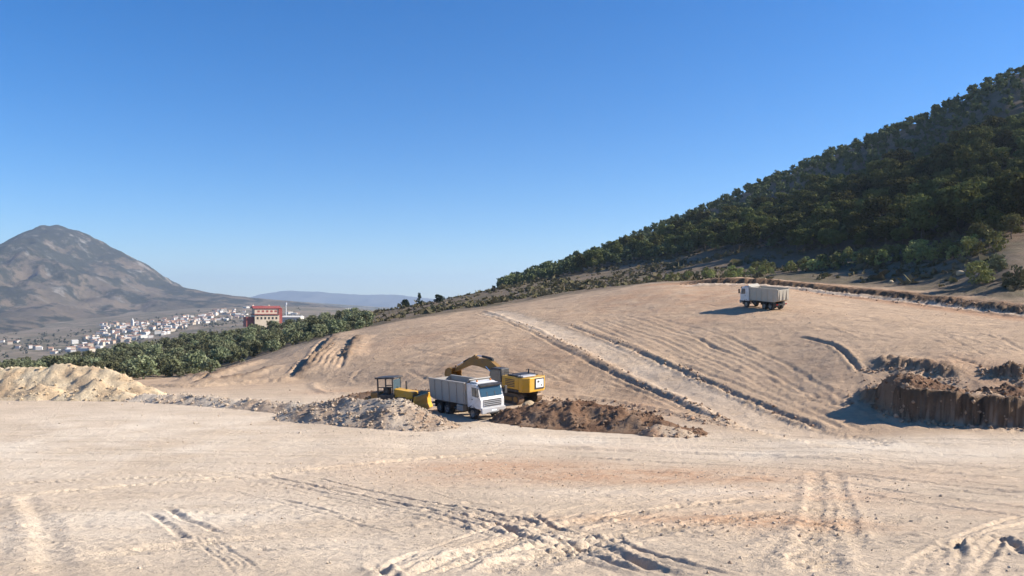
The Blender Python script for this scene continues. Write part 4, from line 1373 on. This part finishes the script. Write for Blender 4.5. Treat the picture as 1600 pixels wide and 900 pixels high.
    for s in (-1, 1):
        y0, y1 = sorted((s * 1.15, s * 1.24))
        sw = MB().prism([(-4.3, 1.40), (-3.7, 1.2), (1.74, 1.2), (1.74, 3.02), (-4.42, 3.02)], y0, y1, 'y').build('side_wall', B, b)
        y0, y1 = sorted((s * 1.13, s * 1.30))
        MB().box((-1.33, s * 1.215, 3.06), (6.2, .2, .1)).build('top_rail', B, b)
        for x in (-3.4, -2.15, -.9, .35, 1.5):
            MB().box((x, s * 1.275, 2.1), (.14, .075, 1.75), .015).build('rib', B, sw)
    MB().prism([(1.73, 1.2), (1.82, 1.2), (1.9, 3.1), (1.80, 3.1)], -1.14, 1.14, 'y').build('front_wall', B, b)
    MB().prism([(1.82, 3.1), (1.90, 3.1), (2.35, 3.38), (2.32, 3.45)], -1.1, 1.1, 'y').build('cab_guard', B, b)
    tg = MB().prism([(-4.37, 1.44), (-4.31, 1.42), (-4.41, 2.98), (-4.49, 2.98)], -1.12, 1.12, 'y').build('tailgate', B, b)
    for s in (-.75, 0, .75):
        MB().box((-4.45, s, 2.2), (.09, .12, 1.45)).build('rib', B, tg)
    # earth in the body
    ld = bmesh.new()
    gx, gy = np.linspace(-4.25, 1.7, 26), np.linspace(-1.12, 1.12, 12)
    vs = [[ld.verts.new((x, y, 2.35 + .45 * math.exp(-((x + 1.2) / 1.8) ** 2 - (y / .9) ** 2) + random.uniform(-.04, .04))) for y in gy] for x in gx]
    for i in range(25):
        for j in range(11):
            ld.faces.new((vs[i][j], vs[i + 1][j], vs[i + 1][j + 1], vs[i][j + 1]))
    me = bpy.data.meshes.new('soil_load'); ld.to_mesh(me); ld.free()
    link('soil_load', me, M['heap_brown'], b)
    # tail: lamp bar and mudguards
    MB().box((-3.95, 0, .82), (.1, 2.3, .16)).build('rear_bar', M['chassis'], r)
    for s in (-1, 1):
        MB().box((-4.01, s * .95, .84), (.04, .34, .12)).build('tail_lamp', M['red_lens'], r)
        mg = MB()
        mg.box((-2.08, s * .96, 1.13), (2.6, .6, .04)).box((-3.42, s * .96, .82), (.04, .6, .62)).box((-.72, s * .96, .9), (.04, .6, .5))
        mg.build('mudguard', M['plastic'], r)
    return r

def slope_at(x, y, e=2.2):
    """unit normal of the ground averaged over a vehicle"""
    zx = (ground_z(x + e, y) - ground_z(x - e, y))[0] / (2 * e)
    zy = (ground_z(x, y + e) - ground_z(x, y - e))[0] / (2 * e)
    return Vector((-zx, -zy, 1)).normalized()

def stand(o, x, y, head, lift=0.0):
    """put a vehicle on the ground, leaning with it"""
    n = slope_at(x, y)
    f = Vector((math.cos(head), math.sin(head), 0))
    f = (f - n * f.dot(n)).normalized()
    l = n.cross(f)
    o.rotation_euler = Matrix((f, l, n)).transposed().to_euler()
    pts = [Vector((x, y, 0)) + f * a + l * b for a in (-2.7, 0, 2.7) for b in (-1, 0, 1)]
    z = np.mean([float(ground_z(p.x, p.y)[0]) - (f * a).z - (l * b).z for p, (a, b) in zip(pts, [(a, b) for a in (-2.7, 0, 2.7) for b in (-1, 0, 1)])])
    o.location = (x, y, z + lift)

TA = tipper('white tipper truck with grey body beside the gravel heap, front turned to the right', (0, 0, 0), 0)
ax, ay = at(730, 62)
stand(TA, ax, ay, math.atan2(-math.cos(R(36)), math.sin(R(36))))
TA.scale = (.88, .88, .88)
TB = tipper('white tipper truck with cream tailgate alone high on the graded slope', (0, 0, 0), 0, bucket_mat='bucket_cream')
bx_, by_ = at(1193, 104)
stand(TB, bx_, by_, math.atan2(math.cos(R(26)), -math.sin(R(26))))
TB.scale = (.80, .80, .90)

def track_unit(parent, y, length, r, w, name='track'):
    """a crawler track: belt of shoes round two wheels, with frame and rollers"""
    h = length / 2 - r
    path = []
    n = 12
    for k in range(n + 1):
        a = -math.pi / 2 + math.pi * k / n
        path.append((h + r * math.cos(a), r + r * math.sin(a), a))
    for k in range(n + 1):
        a = math.pi / 2 + math.pi * k / n
        path.append((-h + r * math.cos(a), r + r * math.sin(a), a))
    belt = MB().prism([(p[0], p[1]) for p in path], y - w / 2, y + w / 2, 'y')
    o = belt.build(name, M['chassis'], parent)
    sh = MB()
    per = 2 * (2 * h) + 2 * math.pi * r
    ns = int(per / .24)
    for k in range(ns):
        s = per * k / ns
        if s < 2 * h: p, a = (-h + s, 0), -math.pi / 2
        elif s < 2 * h + math.pi * r:
            a = -math.pi / 2 + (s - 2 * h) / r; p = (h + r * math.cos(a), r + r * math.sin(a))
        elif s < 4 * h + math.pi * r: p, a = (h - (s - 2 * h - math.pi * r), 2 * r), math.pi / 2
        else:
            a = math.pi / 2 + (s - 4 * h - math.pi * r) / r; p = (-h + r * math.cos(a), r + r * math.sin(a))
        sh.box((p[0], y, p[1]), (.06, w + .02, .2), rot=Matrix.Rotation(-a, 3, 'Y'))
    sh.build('track_shoes', M['steel'], o)
    ss = 1 if y > 0 else -1
    for k in (-1, 1):
        MB().cyl((k * h, y + ss * w * .5, r), (k * h, y + ss * (w * .5 + .05), r), r * .62, r * .55, 16).build('sprocket', M['yellow_worn_shaded'], o)
    MB().box((0, y + ss * (w * .5 + .02), r * .95), (length * .6, .06, r * .7)).build('track_frame', M['yellow_worn_shaded'], o)

def beam(mb, pts, w):
    """box beam through (x, z, depth) stations, width w"""
    up, dn = [], []
    for i, (x, z, d) in enumerate(pts):
        a = pts[max(0, i - 1)]; b = pts[min(len(pts) - 1, i + 1)]
        t = Vector((b[0] - a[0], b[1] - a[1])).normalized(); n = Vector((-t.y, t.x))
        up.append((x + n.x * d / 2, z + n.y * d / 2)); dn.append((x - n.x * d / 2, z - n.y * d / 2))
    for i in range(len(pts) - 1):
        mb.prism([dn[i], dn[i + 1], up[i + 1], up[i]], -w / 2, w / 2, 'y')
    return mb

def excavator():
    r = empty('excavator', (0, 0, 0))
    tag(r, 'yellow crawler excavator with its arm stretched out behind the white truck', 'excavator')
    for y in (-1.15, 1.15):
        track_unit(r, y, 4.4, .46, .6)
    MB().box((0, 0, .62), (2.2, 1.8, .5), .05).cyl((0, 0, .8), (0, 0, 1.12), .75, .75, 24).build('undercarriage', M['chassis'], r)
    MB().prism([(-2.5, 1.1), (1.6, 1.1), (1.7, 1.3), (-2.6, 1.3)], -1.42, 1.42, 'y').build('platform', M['chassis'], r)
    hood = MB().box((-.95, 0, 1.86), (2.2, 2.78, 1.1), .07).build('engine_hood', M['yellow'], r)
    for s in (-1, 1):
        for k in range(5):
            MB().box((-.95, s * 1.4, 1.55 + k * .15), (1.2, .03, .07)).build('louvre', M['plastic'], hood)
    MB().box((-1.15, 0, 2.47), (1.6, 2.3, .14), .03).build('hood_cover', M['plastic'], hood)
    MB().cyl((-1.2, -.7, 2.5), (-1.2, -.7, 2.95), .08).build('exhaust_pipe', M['plastic'], r)
    # counterweight with its framed white panel
    cw = MB().prism([(-2.1, -1.44), (-2.55, -1.44), (-2.95, -.9), (-3.0, .9), (-2.55, 1.44), (-2.1, 1.44)], 1.14, 2.42, 'z', .06).build('counterweight', M['yellow'], r)
    MB().box((-3.0, -.3, 1.86), (.06, 1.15, .98), .02).build('panel_frame', M['plastic'], cw)
    MB().box((-3.035, -.3, 1.88), (.03, .9, .72)).build('white_panel', M['white_panel'], cw)
    MB().box((-3.05, -.12, 2.04), (.02, .26, .18)).box((-3.05, -.5, 1.7), (.02, .2, .12)).build('panel_mark', M['plastic'], cw)
    hr = MB()
    for s in (-1.36, 1.36):
        for x in (-2.3, -1.3, -.2):
            hr.cyl((x, s, 2.4), (x, s, 2.74), .022, .022, 6)
        hr.cyl((-2.3, s, 2.74), (-.2, s, 2.74), .022, .022, 6)
    hr.build('handrail', M['plastic'], r)
    MB().box((-2.2, .5, 2.52), (.7, 1.6, .12), .03).build('rear_cover', M['grey_plastic'], r)
    # cab, front left
    cab = MB().prism([(.15, 1.3), (1.75, 1.3), (1.95, 1.7), (1.72, 2.85), (1.5, 2.98), (.2, 2.98)], .42, 1.4, 'y', .05).build('cab', M['plastic'], r)
    for y0, y1 in ((1.397, 1.412), (.408, .423)):
        MB().prism([(.3, 1.8), (1.78, 1.78), (1.62, 2.78), (.3, 2.8)], y0, y1, 'y').build('window', M['glass'], cab)
    MB().prism([(1.93, 1.75), (1.96, 1.75), (1.74, 2.8), (1.71, 2.8)], .5, 1.32, 'y').build('windscreen', M['glass'], cab)
    MB().box((1.0, -.95, 1.7), (1.2, .9, .8), .06).build('tool_box', M['yellow'], r)
    # boom, stick, bucket
    bo = beam(MB(), [(.6, 1.75, .5), (2.0, 2.4, .8), (3.3, 2.98, 1.0), (4.6, 3.05, .78), (6.0, 2.95, .46)], .5).build('boom', M['yellow_worn_shaded'], r)
    st = beam(MB(), [(5.2, 3.62, .34), (6.0, 3.02, .62), (7.2, 2.46, .42), (8.5, 1.86, .3)], .36).build('stick', M['yellow_worn_shaded'], r)
    for s in (-.42, .42):
        c = MB().cyl((1.35, s, 1.5), (2.4, s, 2.15), .11).build('boom_cylinder', M['yellow_worn_shaded'], bo)
        MB().cyl((2.4, s, 2.15), (3.4, s, 2.8), .06).build('piston_rod', M['chrome'], c)
    c = MB().box((3.0, 0, 3.42), (.3, .2, .3)).cyl((3.0, 0, 3.54), (4.4, 0, 3.64), .12).build('stick_cylinder', M['plastic'], bo)
    MB().cyl((4.4, 0, 3.64), (5.2, 0, 3.62), .06).build('piston_rod', M['chrome'], c)
    c = MB().cyl((6.1, 0, 3.36), (7.2, 0, 2.86), .1).build('bucket_cylinder', M['plastic'], st)
    MB().cyl((7.2, 0, 2.86), (8.15, 0, 2.38), .055).build('piston_rod', M['chrome'], c)
    MB().box((8.3, 0, 2.15), (.12, .4, .55)).build('bucket_link', M['steel'], st)
    prof = [(8.35, 2.15), (8.75, 2.2), (9.25, 1.95), (9.4, 1.5), (9.2, 1.05), (8.75, .85), (8.2, .95), (8.24, 1.03), (8.72, .95), (9.1, 1.12), (9.28, 1.5), (9.14, 1.86), (8.72, 2.08), (8.38, 2.05)]
    bk = MB().prism(prof, -.7, .7, 'y').build('bucket', M['yellow_worn_shaded'], r)
    side = [(8.36, 2.1), (8.74, 2.15), (9.2, 1.92), (9.34, 1.5), (9.15, 1.08), (8.74, .9), (8.22, .98), (8.35, 1.5)]
    for s in (-.68, .62):
        MB().prism(side, s, s + .06, 'y').build('bucket_side', M['yellow_worn_shaded'], bk)
    for k in range(5):
        MB().box((8.08, -.56 + k * .28, .97), (.3, .1, .09)).build('tooth', M['steel'], bk)
    return r
EX = excavator()
ex, ey = at(803, 68)
stand(EX, ex, ey, math.atan2(.73, -.68), .06)
EX.scale = (.94, .94, .94)

def bulldozer():
    r = empty('bulldozer', (0, 0, 0))
    tag(r, 'yellow bulldozer with a dark cab half hidden behind the gravel heap', 'bulldozer')
    for y in (-.95, .95):
        track_unit(r, y, 3.4, .44, .55)
    MB().box((-.2, 0, .85), (3.0, 1.3, .6), .05).build('chassis', M['chassis'], r)
    h = MB().prism([(.25, 1.0), (1.9, 1.0), (1.95, 1.55), (.25, 1.85)], -.55, .55, 'y', .05).build('engine_hood', M['yellow'], r)
    for k in range(4):
        MB().box((1.95, 0, 1.12 + k * .12), (.03, .8, .06)).build('grille_slat', M['plastic'], h)
    MB().cyl((1.0, .3, 1.7), (1.0, .3, 2.4), .07).build('exhaust_pipe', M['plastic'], r)
    c = MB()
    for x in (-1.1, .25):
        for y in (-.72, .72):
            c.box((x, y, 1.95), (.1, .1, 1.5))
    c.box((-.42, 0, 1.2), (1.5, 1.5, .35))
    cb = c.build('cab_frame', M['plastic'], r)
    MB().box((-.42, 0, 2.76), (1.75, 1.75, .14), .03).build('cab_roof', M['plastic'], cb)
    for y in (-.72, .72):
        MB().box((-.42, y, 2.0), (1.3, .06, .07)).build('guard_rail', M['plastic'], cb)
    MB().box((.27, 0, 2.15), (.02, 1.3, .9)).build('windscreen', M['glass'], cb)
    MB().box((-.6, 0, 1.6), (.5, .6, .7), .06).build('seat', M['plastic'], cb)
    MB().box((-1.45, 0, 1.2), (.7, 1.5, .8), .06).build('fuel_tank', M['yellow_worn_shaded'], r)
    for s in (-1.35, 1.35):
        MB().box((1.0, s, .55), (2.9, .16, .22)).build('push_arm', M['yellow_worn_shaded'], r)
    bl = MB().prism([(2.55, .1), (2.75, .12), (2.6, .5), (2.58, .9), (2.72, 1.3), (2.62, 1.36), (2.46, .95), (2.46, .5)], -1.65, 1.65, 'y').build('blade', M['yellow'], r)
    MB().box((2.68, 0, .12), (.06, 3.3, .16)).build('cutting_edge', M['steel'], bl)
    for s in (-.45, .45):
        MB().cyl((1.5, s, 1.5), (2.5, s, .9), .07).build('lift_cylinder', M['plastic'], r)
    rp = MB().box((-2.2, 0, .95), (.4, 1.4, .3)).build('ripper_beam', M['yellow_worn_shaded'], r)
    for s in (-.5, 0, .5):
        MB().prism([(-2.4, 1.2), (-2.2, 1.2), (-2.2, .5), (-2.0, .25), (-2.1, .22), (-2.4, .45)], s - .05, s + .05, 'y').build('ripper_tooth', M['steel'], rp)
    return r
BD = bulldozer()
dx, dy = at(617, 65.5)
stand(BD, dx, dy, math.atan2(-.30, .95), .05)

# a pale boulder beside the excavator and blocks by the track
def boulder(px, y, r, label, seed, mat):
    bm = bmesh.new()
    bmesh.ops.create_icosphere(bm, subdivisions=3, radius=r)
    rg_ = np.random.default_rng(seed)
    off = rg_.uniform(0, 50, 3)
    for v in bm.verts:
        n = float(fbm(np.array([v.co.x / r + off[0] + v.co.z / r]), np.array([v.co.y / r + off[1] - .7 * v.co.z / r]), 3, seed)[0])
        v.co *= 1 + .38 * n
        v.co.z *= .75
    me = bpy.data.meshes.new('boulder'); bm.to_mesh(me); bm.free()
    o = link('boulder', me, mat)
    x, yy = at(px, y)
    o.location = (x, yy, float(ground_z(x, yy)[0]) + r * .35)
    tag(o, label, 'boulder')
boulder(826, 64.5, .5, 'pale pinkish boulder at the rear of the excavator tracks', 811, M['heap_pale'])
X_, Y_ = hit(1500, 430, 80)
boulder(1500, Y_, .6, 'pale boulder beside the large round green bush', 812, M['heap_pale'])
X_, Y_ = hit(1392, 441, 80)
boulder(1392, Y_, .35, 'small pale boulder on the bank above the dirt track', 813, M['heap_pale'])

# ------------------------------------------------------------------ air
def haze():
    mb = MB()
    mb.box((0, 8000, 145), (64000, 17000, 870))
    m = bpy.data.materials.new('thin_haze')
    m.use_nodes = True
    nt = m.node_tree; nt.nodes.clear()
    out = nt.nodes.new('ShaderNodeOutputMaterial')
    v = nt.nodes.new('ShaderNodeVolumePrincipled')
    v.inputs['Color'].default_value = (.62, .78, 1.0, 1)
    v.inputs['Density'].default_value = 8.5e-5
    v.inputs['Anisotropy'].default_value = .2
    nt.links.new(v.outputs[0], out.inputs['Volume'])
    o = mb.build('haze', m)
    tag(o, 'thin blue haze lying over the valley and the far mountains', 'haze', kind='stuff')
haze()
